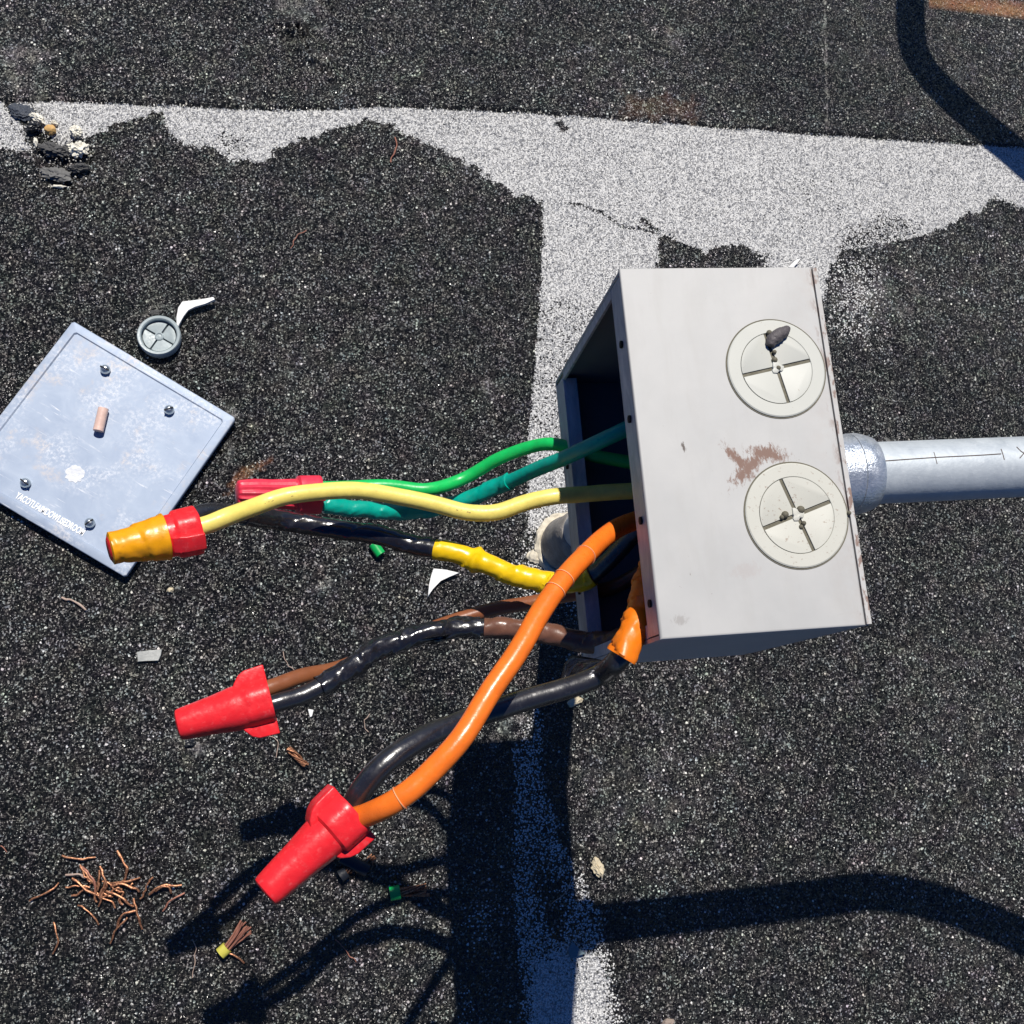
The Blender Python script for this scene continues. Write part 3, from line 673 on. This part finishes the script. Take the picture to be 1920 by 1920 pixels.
# ------------------------------------------------------------------ wire connectors (caps)
def frame(T, B, roll):
    x = (T - B).normalized(); z = Vector((0, 0, 1)); z = (z - x * z.dot(x)).normalized(); y = z.cross(x)
    m = Matrix((x, y, z)).transposed().to_4x4(); return Matrix.Translation(B) @ m @ Matrix.Rotation(roll, 4, 'X')
def cap(label, base, tip, mat, roll=0, k=1.0, ribs=0, taped=False, kw=1.0, tipr=.0073, midr=.0100, wingr=.0190, sq=1.0):
    B, T = P(*base), P(*tip); L = (T - B).length; M = frame(T, B, roll)
    o = empty('wire_connector', B, label, 'wire connector', 'wire connectors on the wire ends')
    tr, mr = tipr * k, midr * k; cr = .0118 * k * kw
    xs = [(.0004, cr * .82), (0, cr * .97), (.0006, cr), (.24 * L, cr * .97), (.262 * L, cr * .95), (.285 * L, mr * 1.03), (.40 * L, mr), (.60 * L, (mr * .55 + tr * .45)), (.80 * L, tr * 1.1), (.96 * L, tr), (.985 * L, tr * .94), (L, tr * .78)]
    prof = []
    for (a, b), (c, d) in zip(xs, xs[1:]):
        n = 5 if c - a > .06 * L else 1
        for j in range(n): prof.append((a + (c - a) * j / n, b + (d - b) * j / n))
    prof.append(xs[-1])
    prof = [(.35 * L, cr * .55), (.012, cr * .78)] + prof
    def f(x, r, th):
        if ribs and x > .30 * L: r *= 1 + .055 * math.cos(ribs * th + .4 * math.sin(x * 160))
        if x <= .27 * L and r > cr * .9: r *= 1 + .03 * math.cos(6 * th)
        elif not ribs: r *= 1 + .012 * math.cos(6 * th)
        return r
    bm = bmesh.new(); lathe(bm, prof, 72, M, f=f); c = link('cap', bm, mat, o)
    for s in (1, -1):
        wr = wingr * k
        poly = [(-.0002, cr * .75), (-.0002, wr), (.21 * L, wr * .97), (.28 * L, wr * .88), (.345 * L, mr * 1.08), (.40 * L, mr * .6)]
        bm = bmesh.new(); prism(bm, poly, -.0042 * k, .0042 * k)
        bmesh.ops.bevel(bm, geom=bm.edges[:], offset=.0007 * k, segments=3, affect='EDGES', profile=.5)
        bmesh.ops.subdivide_edges(bm, edges=[e for e in bm.edges if e.calc_length() > .004], cuts=2)
        Q = M @ Matrix.Rotation(0 if s > 0 else math.pi, 4, 'X')
        for v in bm.verts:
            v.co = Q @ v.co
        link('wing', bm, mat, o)
    if taped:
        pr = [(.36 * L, mr + .0001)] + [(x, (mr * .5 + tr * .5 if 0 else (mr + (tr - mr) * min(1, (x / L - .40) / .45))) + .0009) for x in [L * (.37 + .6 * j / 30) for j in range(31)]] + [(.985 * L, tr * .93)]
        bm = bmesh.new(); lathe(bm, pr, 60, M, f=lambda x, r, th: r + .0005 * ((x / (.3 * L) - th / 6.283) % 1) + .0003 * noise.noise(Vector((x * 300, math.cos(th) * 2, math.sin(th) * 2))))
        link('tape_wrap', bm, M_nutt, o)
    return o, M, L
cap('dull red ribbed connector holding the two green wires', (598, 928, .306), (444, 925, .318), M_red2, math.radians(78), .86, ribs=14, tipr=.0076, midr=.0088, wingr=.0150, kw=1.02)
cap('red connector wrapped in amber tape, lying over the corner of the metal cover', (372, 993, .374), (203, 1030, .384), M_red, math.radians(48), .92, taped=True, tipr=.0064, midr=.0098, wingr=.0130, kw=.98)
cap('plain red winged connector joining the brown and black wires', (508, 1310, .342), (332, 1360, .345), M_red, math.radians(-6), .84, kw=1.12, tipr=.0084, midr=.0119, wingr=.0192)
cap('large red connector on the orange and shiny black wires', (660, 1520, .443), (496, 1675, .448), M_red, math.radians(-14), .98, kw=.9, tipr=.0062, midr=.0084, wingr=.0128)

# ------------------------------------------------------------------ cover plate
LX, LY, LYAW, LL = -.2280, .3371, -.5188, .152
Ml = Matrix.Translation((LX, LY, 0)) @ Matrix.Rotation(LYAW, 4, 'Z'); iMl = Ml.inverted(); LZ = .0095
def cover():
    o = empty('box_cover', Ml @ Vector((LL / 2, -LL / 2, 0)), 'square shiny metal box cover with four screws lying on the roof', 'cover plate')
    L = LL
    def part(name, bm, m, par=o, smooth=True):
        q = link(name, bm, m, None, smooth); q.parent = par; q.matrix_parent_inverse = PM(par).inverted() @ Ml; return q
    bm = bmesh.new()
    r = .0016; cor = [(r, 0), (L - r, 0), (L, -r), (L, -L + r), (L - r, -L), (r, -L), (0, -L + r), (0, -r)]
    i = .0075
    def ringp(d, z): return [(x + (d if x < L / 2 else -d), y + (-d if y > -L / 2 else d), z) for x, y in cor]
    prof = [ringp(0, LZ - .0045), ringp(0, LZ - .0007), ringp(.0003, LZ - .0002), ringp(.0008, LZ), ringp(i - .0009, LZ + .0001), ringp(i, LZ - .0012)]
    rings = [[bm.verts.new(c) for c in rg] for rg in prof]
    for a, b in zip(rings, rings[1:]):
        for k in range(8): bm.faces.new((a[k], a[(k + 1) % 8], b[(k + 1) % 8], b[k]))
    bm.faces.new(rings[-1]); bm.faces.new(rings[0][::-1])
    part('plate', bm, M_lid)
    bm = bmesh.new(); box(bm, .0022, L - .0022, -L + .0022, -.0022, .0006, LZ - .0047); part('gasket', bm, M_gask, smooth=False)
    zt = LZ - .0012
    for px, py, rot in ((197, 692, .1), (317, 768, .9), (47, 905, -.1), (168, 980, 1.2)):
        c = iMl @ P(px, py, zt + .003); Mx = Matrix.Translation((c.x, c.y, zt)) @ Matrix.Rotation(rot, 4, 'Z') @ Matrix.Rotation(-math.pi / 2, 4, 'Y')
        bm = bmesh.new(); lathe(bm, [(.0, .0036), (.0022, .0040), (.0036, .0037), (.0050, .0027), (.0057, .0013), (.0058, .0002)], 28, Mx); s = part('screw', bm, M_screw)
        bm = bmesh.new(); box(bm, -.0036, .0036, -.0005, .0005, .0042, .00595, Matrix.Translation((c.x, c.y, zt)) @ Matrix.Rotation(rot, 4, 'Z')); part('slot', bm, M_hole, s, False)
    # stamped lettering along one edge, worn to near illegibility
    a, b = iMl @ P(30, 929, zt), iMl @ P(157, 1001, zt)
    cu = bpy.data.curves.new('lettering', 'FONT'); cu.body = 'YACOTLFAIMDOWLISEDROOM'; cu.size = .0078; cu.extrude = .00022; cu.offset = .00018; cu.space_character = 1.0
    to = bpy.data.objects.new('tmp', cu); C.objects.link(to); bpy.context.view_layer.update()
    me = bpy.data.meshes.new_from_object(to.evaluated_get(bpy.context.evaluated_depsgraph_get())); bpy.data.objects.remove(to)
    xs = [v.co.x for v in me.vertices]; wd = max(xs) - min(xs); k = (b - a).length / wd; ang = math.atan2((b - a).y, (b - a).x)
    me.transform(Matrix.Translation((a.x, a.y, zt + .00015)) @ Matrix.Rotation(ang, 4, 'Z') @ Matrix.Diagonal((k, max(k, .95), 1, 1)) @ Matrix.Translation((-min(xs), -.002, 0)))
    me.materials.append(M_stamp); me.name = 'lettering'
    q = bpy.data.objects.new('lettering', me); C.objects.link(q); q.parent = o; q.matrix_parent_inverse = PM(o).inverted() @ Ml
    # pale worn patch of glue where an emblem was stamped
    c = iMl @ P(141, 889, zt); bm = bmesh.new()
    poly = []
    for j in range(40):
        an = 2 * math.pi * j / 40; rr = .0068 * (1 + .35 * noise.noise(Vector((math.cos(an) * 2.4, math.sin(an) * 2.4, 4)))); poly.append((c.x + rr * math.cos(an), c.y + rr * math.sin(an)))
    prism(bm, poly, zt - .0001, zt + .00025); part('worn_patch', bm, vinyl('chalky_patch', (.72, .74, .77), .7, 1, 420, dirt=1.0, dcol=(.5, .56, .66)))
cover()
def cyl_thing(name, label, cat, a, b, r, mat, hollow=0, group=None, z=None, wob=0):
    z = r if z is None else z; A, B = P(*a, z), P(*b, z); path = [A.lerp(B, k / 8) for k in range(9)]
    bm = bmesh.new(); f = (lambda s, u, th: r * (1 + wob * noise.noise(Vector((s * 300, math.cos(th) * 2, math.sin(th) * 2))))) if wob else r
    if hollow:
        L = (B - A).length; lathe(bm, [(0, hollow), (0, r), (L, r), (L, hollow), (L * .999, hollow * .98), (0.0001, hollow * .98)], 24, frame(B, A, 0), closed=True)
    else: tube(bm, path, f, 20)
    o = link(name, bm, mat); centre_origin(o); tag(o, label, cat, group); return o
cyl_thing('plastic_pin', 'short pale pink plastic pin lying on the metal cover', 'plastic scrap', (194, 766), (184, 808), .0040, M_pink, z=LZ - .0012 + .0042)
# grey round plug
def round_plug():
    c = P(301, 636); M = Matrix.Translation(c) @ Matrix.Rotation(-.5, 4, 'Z'); Mx = M @ Matrix.Rotation(-math.pi / 2, 4, 'Y'); R = .0172
    o = empty('knockout_plug', c, 'loose round grey plastic plug on the roof above the metal cover', 'plug')
    bm = bmesh.new(); lathe(bm, [(.0002, .0158), (.0002, R * .97), (.0045, R), (.0085, R * 1.0), (.0094, R * .96), (.0092, .0148), (.0084, .0140), (.0035, .0138), (.0034, .0005)], 60, Mx); link('rim', bm, M_gryp, o)
    bm = bmesh.new(); g = .0007
    for q in range(4):
        pts = [(g, g)]; ri = .0128; a0 = math.asin(g / ri)
        for k in range(13):
            a = a0 + (math.pi / 2 - 2 * a0) * k / 12; pts.append((ri * math.cos(a), ri * math.sin(a)))
        prism(bm, pts, .0036, .0052 + .0003 * q, M @ Matrix.Rotation(q * math.pi / 2, 4, 'Z'), bev=.0003)
    link('quadrant', bm, M_gryp, o)
    bm = bmesh.new(); lathe(bm, [(.0036, .0037), (.0066, .0036), (.0071, .0026), (.0064, .0018), (.0068, .0004)], 24, Mx); link('hub', bm, M_gryp, o)
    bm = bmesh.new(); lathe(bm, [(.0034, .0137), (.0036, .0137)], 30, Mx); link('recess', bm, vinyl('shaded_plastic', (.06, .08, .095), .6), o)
round_plug()
def flat_chip(name, label, cat, outline, mat, z, th, tilt=0, group=None):
    pts = [P(a, b, z) for a, b in outline]; c = sum(pts, Vector()) / len(pts)
    bm = bmesh.new(); prism(bm, [(p.x - c.x, p.y - c.y) for p in pts], -th / 2, th / 2, bev=min(th * .3, .0004))
    for v in bm.verts: v.co.z += tilt * v.co.x
    mz = min(v.co.z for v in bm.verts)
    for v in bm.verts: v.co += Vector((c.x, c.y, -mz + max(0, z - th) * .5))
    o = link(name, bm, mat); centre_origin(o); tag(o, label, cat, group); return o
flat_chip('plastic_sliver', 'white boomerang shaped plastic sliver with a long arm beside the round grey plug', 'plastic scrap',
          [(330, 611), (330, 592), (333, 574), (341, 563), (360, 562), (380, 560), (400, 557), (403, 562), (385, 569), (365, 574), (352, 579), (343, 590), (337, 602), (333, 612)], M_wht, .008, .003, .10)
flat_chip('plastic_sliver', 'white arrowhead shaped plastic sliver under the yellow taped wire', 'plastic scrap',
          [(813, 1065), (838, 1068), (863, 1074), (843, 1081), (826, 1088), (812, 1104), (802, 1120), (805, 1095), (809, 1078)], M_wht, .005, .0016, .05)
flat_chip('plastic_sliver', 'tiny white triangular chip right of the plain red winged connector', 'plastic scrap', [(577, 1329), (588, 1331), (585, 1343), (581, 1345)], M_wht, .002, .0015)
flat_chip('plastic_shred', 'small flat grey plastic shred lying left of the plain red winged connector', 'plastic scrap', [(256, 1222), (280, 1219), (303, 1217), (301, 1228), (296, 1239), (272, 1238), (258, 1241)], vinyl('pale_grey_plastic', (.40, .41, .39), .5, .6, 500, dirt=.5, dcol=(.7, .7, .66)), .004, .002)
cyl_thing('insulation_scrap', 'green hollow insulation end lying under the black wire', 'insulation scrap', (700, 1020), (714, 1040), .0042, M_grnp, hollow=.0028)
flat_chip('plastic_chip', 'clear dark plastic chip at the shade edge on the white stripe', 'plastic scrap', [(1066, 1783), (1074, 1764), (1082, 1776), (1098, 1787), (1080, 1794), (1071, 1799)], vinyl('smoky_plastic', (.16, .22, .25), .1, .5, 300), .004, .0012, .25)
flat_chip('plastic_chip', 'thin white chip sticking up behind the top edge of the grey box', 'plastic scrap', [(1478, 500), (1492, 488), (1500, 486), (1488, 502)], M_wht, .004, .002, .3)
# scraps with copper
def bundle(root, a, b, n, r, spread, mat, twist=.5, name='strand', z0=.003, frayend=1.0):
    A, B = P(*a, z0), P(*b, z0 + .001); ax = (B - A); L = ax.length; ax.normalize(); sd_ = ax.cross(Vector((0, 0, 1))); up = Vector((0, 0, 1))
    bm = bmesh.new()
    for i in range(n):
        an = 2 * math.pi * i / n + random.uniform(-.3, .3); rr = r * (1 if i else 0) * 1.0; pts = []; l = L * random.uniform(.86, 1.0)
        for k in range(7):
            u = k / 6; q = rr * (1 + spread * u ** 2 * random.uniform(.7, 1.2)); aa = an + twist * u * 3
            pts.append(A + ax * l * u + sd_ * math.cos(aa) * q + up * max(-z0 + .0006, math.sin(aa) * q))
        tube(bm, spline(pts, .002), .00065, 8)
    return link(name, bm, mat, root)
def ring_part(root, a, b, r, ri, mat, name='insulation'):
    A, B = P(*a, r), P(*b, r); L = (B - A).length; bm = bmesh.new()
    lathe(bm, [(0, ri), (0, r), (L, r), (L, ri), (L * .99, ri * .96), (.0001, ri * .96)], 26, frame(B, A, 0), f=lambda x, rr, th: rr * (1 + .04 * math.sin(3 * th)), closed=True); return link(name, bm, mat, root)
o = empty('cable_offcut', P(765, 1673), 'short copper end with a bright green ring of insulation near the shade', 'cable offcut')
ring_part(o, (731, 1676), (750, 1672), .0052, .0036, M_grnp); bundle(o, (738, 1674), (805, 1668), 12, .0026, .8, M_cop, .7, z0=.0042)
o = empty('cable_offcut', P(420, 1785), 'frayed dark copper bundle held by an old yellow ring of insulation', 'cable offcut')
ring_part(o, (413, 1788), (426, 1776), .0044, .003, M_ylwp); bundle(o, (420, 1784), (466, 1733), 14, .0024, 1.4, M_copd, .25, z0=.004)
bm = bmesh.new(); tube(bm, spline([P(426, 1787, .004), P(436, 1790, .004), P(448, 1797, .003), P(458, 1806, .001)], .001), .0007, 8); link('bent_strand', bm, M_cop, o)
o = empty('cable_offcut', P(557, 1420), 'short twisted copper stub lying by the plain red winged connector', 'cable offcut')
bundle(o, (540, 1403), (576, 1437), 8, .0019, .05, M_cop, 1.3, z0=.0028)
o = empty('cable_offcut', P(655, 1640), 'blackened cable end with a copper tip under the large red connector', 'cable offcut')
ring_part(o, (638, 1643), (650, 1634), .0046, .0028, M_blkp); bundle(o, (646, 1637), (666, 1624), 8, .0022, .1, M_cop, .5, z0=.0042)
o = empty('cable_offcut', P(688, 1620), 'black hollow insulation tube on the roof right of the large red connector', 'cable offcut')
ring_part(o, (640, 1607), (690, 1632), .0050, .0030, M_blkp)
bundle(o, (682, 1622), (702, 1605), 6, .0020, .3, M_cop, .5, name='copper_end', z0=.004)

# ------------------------------------------------------------------ loose copper strands, each its own thing
def K(x, y): return (x / 2.743, 1500 + y / 2.743)
EXTRA = random.Random(11)
ST = [([K(322, 287), K(365, 300), K(425, 304), K(487, 295)], 1.0, 'straight copper strand lying flat at the top left of the copper pile'),
      ([K(605, 265), K(625, 300), K(650, 345), K(650, 375), K(638, 415)], 1.2, 'bent copper strand standing out at the top right of the copper pile'),
      ([K(340, 388), K(380, 384), K(420, 385), K(445, 400)], .9, 'short pale copper strand on the left side of the copper pile'),
      ([K(370, 405), K(410, 430), K(445, 465), K(505, 490)], 1.1, 'copper strand running into the middle of the pile from the left'),
      ([K(412, 338), K(440, 375), K(462, 410), K(500, 450)], 1.1, 'steep copper strand leaning into the middle of the pile'),
      ([K(420, 345), K(450, 370), K(485, 425), K(490, 480)], 1.0, 'dark copper strand beside the steep one in the pile'),
      ([K(515, 345), K(530, 385), K(545, 430), K(535, 470)], 1.1, 'upright copper strand in the centre of the pile'),
      ([K(510, 360), K(512, 410), K(505, 470)], .9, 'short upright copper strand touching the central one'),
      ([K(555, 422), K(600, 428), K(655, 420), K(720, 398)], 1.0, 'copper strand pointing right out of the pile'),
      ([K(570, 445), K(625, 434), K(680, 448), K(722, 472)], 1.2, 'curved thick copper strand on the right side of the pile'),
      ([K(545, 470), K(590, 480), K(640, 512), K(685, 548)], 1.1, 'bright curved copper strand below the centre of the pile'),
      ([K(535, 472), K(520, 510), K(500, 545)], .9, 'short copper strand pointing down from the pile'),
      ([K(400, 540), K(440, 562), K(480, 595), K(508, 642)], .8, 'thin copper strand lying apart below the pile'),
      ([K(685, 505), K(697, 555), K(712, 610), K(732, 662)], 1.0, 'copper strand running down at the lower right of the pile'),
      ([K(700, 568), K(650, 580), K(620, 605), K(600, 660)], 1.0, 'arched copper strand at the lower right of the pile'),
      ([K(655, 600), K(625, 640), K(590, 680), K(570, 735)], .8, 'long thin copper strand trailing down from the pile'),
      ([K(148, 517), K(200, 495), K(255, 465), K(300, 428)], .9, 'copper strand lying apart to the left of the pile'),
      ([K(278, 625), K(285, 670), K(300, 725), K(268, 792)], .8, 'hooked copper strand below left of the pile'),
      ([K(770, 490), K(800, 458), K(855, 438), K(938, 440)], 1.1, 'arched copper strand lying apart to the right of the pile'),
      ([K(800, 470), K(840, 445), K(872, 455), K(884, 480)], .9, 'short hooked copper strand under the arched one right of the pile'),
      ([K(945, 478), K(900, 505), K(860, 535), K(838, 572)], .8, 'dark copper strand at the far right of the pile'),
      ([(742, 258), (744, 272), (738, 290), (732, 304)], .8, 'copper strand on the dark roof just below the white band'),
      ([(575, 432), (560, 440), (550, 452), (546, 466)], .7, 'thin copper strand alone in the upper left of the dark roof'),
      ([(116, 1121), (132, 1126), (148, 1132), (162, 1143)], 1.0, 'pale copper strand below the metal cover'),
      ([K(990, 720), K(1003, 765), K(1003, 830), K(990, 915)], .5, 'hair thin pale strand crossing the shade left of the frayed bundle'),
      ([K(1725, 715), K(1760, 760), K(1800, 800), K(1835, 832)], .6, 'thin reddish strand beside the crossing wire shadows'),
      ([(1069, 1653), (1063, 1668), (1050, 1682), (1034, 1696)], .6, 'thin pale strand lying in the shade on the white stripe'),
      ([(531, 1221), (534, 1236), (542, 1248), (549, 1255)], .5, 'hair thin strand above the plain red winged connector'),
      ([(505, 1380), (518, 1386), (522, 1400), (517, 1420)], .5, 'hair thin curl below the plain red winged connector'),
      ([(692, 1340), (683, 1350), (683, 1362), (690, 1372)], .5, 'hair thin curl between the black and orange wires'),
      ([(700, 1612), (699, 1622), (694, 1630)], .8, 'short bright copper bit touching the black insulation tube'),
      ([(0, 1585), (8, 1590), (12, 1598)], .6, 'tiny copper curl at the left edge of the roof')]
for q in range(12):
    cx, cy = EXTRA.gauss(505, 75), EXTRA.gauss(455, 48); an = EXTRA.uniform(0, 6.28); ln = EXTRA.uniform(35, 75); bd = EXTRA.uniform(-18, 18)
    ST.append(([K(cx + math.cos(an) * ln * t - math.sin(an) * bd * math.sin(t * 3), cy + math.sin(an) * ln * t + math.cos(an) * bd * math.sin(t * 3)) for t in (-1, -.4, .2, .7, 1)], EXTRA.uniform(.75, 1.1), 'short tangled copper strand lying within the copper pile'))
for i, (pts, s, lb) in enumerate(ST):
    r = (.0008 if s > .7 else .0006) * s; n = len(pts); lift = .0018 if i < 21 and n > 3 else .0006
    p3 = [P(a, b, .0012 + r + lift * math.sin(math.pi * k / (n - 1)) + (.0006 * (i % 4) if i < 21 or i > 31 else 0)) for k, (a, b) in enumerate(pts)]
    p3 = [p + Vector((noise.noise(p * 400) * .0014, noise.noise(p * 400 + Vector((9, 0, 0))) * .0014, 0)) for p in spline(p3, .003)]
    bm = bmesh.new(); tube(bm, spline(p3, .0012), lambda q, u, th: r * (1 + .15 * math.sin(q * 500)), 8)
    o = link('copper_strand', bm, M_pale if 'pale' in lb or 'hair' in lb else M_copd if 'dark' in lb or s <= .7 else M_cop); centre_origin(o); tag(o, lb, 'copper strand', 'loose copper strands on the roof')

# ------------------------------------------------------------------ pebbles and debris
def rock(name, label, cat, px, py, rx, ry, rz, mat, rot=0, rough=.35, group=None, seed=0, z=0):
    c = P(px, py); bm = bmesh.new(); bmesh.ops.create_icosphere(bm, subdivisions=4, radius=1)
    for v in bm.verts:
        k = 1 + (.35 * (rough > .4)) * (abs(noise.noise(v.co * 4.5 + Vector((seed, seed, 0)))) - .3) + (.3 * (rough > .4)) * noise.noise(v.co * 9) + rough * noise.noise(v.co * 1.4 + Vector((seed, 0, 0))) + rough * .5 * noise.noise(v.co * 3.2 + Vector((0, seed, 0)))
        v.co = Vector((v.co.x * rx * k, v.co.y * ry * k, v.co.z * rz * k))
    m = Matrix.Rotation(rot, 4, 'Z')
    for v in bm.verts: v.co = m @ v.co
    mz = min(v.co.z for v in bm.verts)
    for v in bm.verts: v.co += Vector((c.x, c.y, -mz + z - .0006))
    o = link(name, bm, mat); centre_origin(o); tag(o, label, cat, group); return o
D = 1 / 2330
rock('pebble', 'smooth tan pebble in the torn hole at the top left', 'pebble', 95, 247, 11 * D, 10 * D, .0038, M_pebt, .2, .2, 'pebbles and chips on the roof', 1, -.001)
rock('pebble', 'cream pebble at the top edge of the long conduit shade', 'pebble', 1119, 1626, 9 * D, 17 * D, .0032, M_pebc, .3, .45, 'pebbles and chips on the roof', 2)
rock('pebble', 'flat cream pebble just under the shiny black wire', 'pebble', 1077, 1316, 16 * D, 7 * D, .0028, M_pebc, .4, .35, 'pebbles and chips on the roof', 3)
rock('pebble', 'brownish pebble at the bottom edge right of the white stripe', 'pebble', 1250, 1916, 11 * D, 7 * D, .003, vinyl('pebble_brown', (.30, .24, .2), .8, .8), .2, .3, 'pebbles and chips on the roof', 4)
rock('pebble', 'small yellowish pebble below the lower corner of the metal cover', 'pebble', 320, 1107, 6 * D, 5 * D, .002, M_pebc, .2, .3, 'pebbles and chips on the roof', 5)
rock('foam_chip', 'cream crumbled chip right below the torn hole', 'chip', 148, 283, 17 * D, 14 * D, .004, M_foam, .2, .6, 'pale chips around the torn hole', 6)
rock('foam_chip', 'white chip above right of the tan pebble', 'chip', 145, 250, 10 * D, 12 * D, .003, M_foam, .2, .5, 'pale chips around the torn hole', 7)
rock('foam_chip', 'white chip above left of the tan pebble', 'chip', 70, 224, 17 * D, 7 * D, .0028, M_foam, -.5, .5, 'pale chips around the torn hole', 8)
rock('foam_chip', 'small white chip touching the top of the tan pebble', 'chip', 103, 233, 7 * D, 4 * D, .002, M_foam, -.5, .5, 'pale chips around the torn hole', 9)
rock('foam_chip', 'thin white chip under the lowest membrane flake', 'chip', 112, 351, 11 * D, 3 * D, .0015, M_foam, 0, .4, 'pale chips around the torn hole', 10)
rock('foam_chip', 'narrow cream chip at the left rim of the torn hole', 'chip', 68, 268, 4 * D, 9 * D, .002, M_foam, .2, .4, 'pale chips around the torn hole', 11)
rock('membrane_flake', 'dark bluish torn flake at the top of the hole', 'debris', 42, 212, 25 * D, 15 * D, .0022, vinyl('blue_black_flake', (.03, .04, .06), .6, 1, 700, dirt=.4, dcol=(.2, .22, .25)), -.2, .5, 'torn roof flakes at the hole', 12)
rock('membrane_flake', 'grey torn flake in the middle of the hole', 'debris', 103, 284, 24 * D, 13 * D, .0032, M_memb, -.15, .5, 'torn roof flakes at the hole', 13)
rock('membrane_flake', 'layered grey flake, lowest of the torn pieces', 'debris', 108, 330, 26 * D, 14 * D, .003, vinyl('grey_flake', (.15, .15, .145), .75, 1, 500, dirt=.5, dcol=(.03, .03, .03)), -.1, .5, 'torn roof flakes at the hole', 14)
rock('membrane_flake', 'dark flake right of the lowest torn piece', 'debris', 148, 320, 18 * D, 8 * D, .0034, M_memb, .2, .6, 'torn roof flakes at the hole', 15)
rock('membrane_flake', 'black curled flake left of the tan pebble', 'debris', 66, 243, 13 * D, 9 * D, .0036, M_blkp, .4, .5, 'torn roof flakes at the hole', 16)
rock('membrane_flake', 'dark crumb below the tip of the plain red winged connector', 'debris', 357, 1392, 9 * D, 6 * D, .002, M_blkp, .4, .5, None, 17)
rock('membrane_flake', 'dull flat crumb of roofing on the dark roof above the round grey plug', 'debris', 292, 588, 10 * D, 6 * D, .0015, M_memb, .1, .5, None, 18)

# ------------------------------------------------------------------ loose pale chippings, nobody could count them
def gravel():
    me_b = bmesh.new(); rnd = random.Random(3)
    for i in range(1000):
        if i < 260: x, y = rnd.gauss(115, 40), rnd.gauss(290, 34)
        elif i < 300: x, y = rnd.gauss(1010, 22), rnd.gauss(1110, 40)
        else: x, y = rnd.uniform(-60, 1980), rnd.uniform(-60, 1980)
        p = P(x, y, .0012); r = rnd.uniform(.0004, .0009) * (1.6 if rnd.random() < .07 else 1)
        g = bmesh.ops.create_icosphere(me_b, subdivisions=1, radius=r); an = rnd.random() * 6.28; e = rnd.uniform(.6, 1.0)
        mi = 0 if rnd.random() < .55 else 1 if rnd.random() < .6 else 2
        for v in g['verts']:
            c = v.co * (1 + rnd.uniform(-.25, .25)); c = Vector((c.x, c.y * e, c.z * .7)); c.rotate(Matrix.Rotation(an, 3, 'Z')); v.co = p + c + Vector((0, 0, r * .3))
        for f in {f for v in g['verts'] for f in v.link_faces}: f.material_index = mi
    o = link('gravel', me_b, [vinyl('chipping_pale', (.55, .54, .5), .7), vinyl('chipping_grey', (.25, .25, .25), .7), vinyl('chipping_dark', (.03, .03, .03), .6)], smooth=False)
    tag(o, 'loose pale and dark chippings scattered over the granular roof', 'gravel', kind='stuff')
gravel()
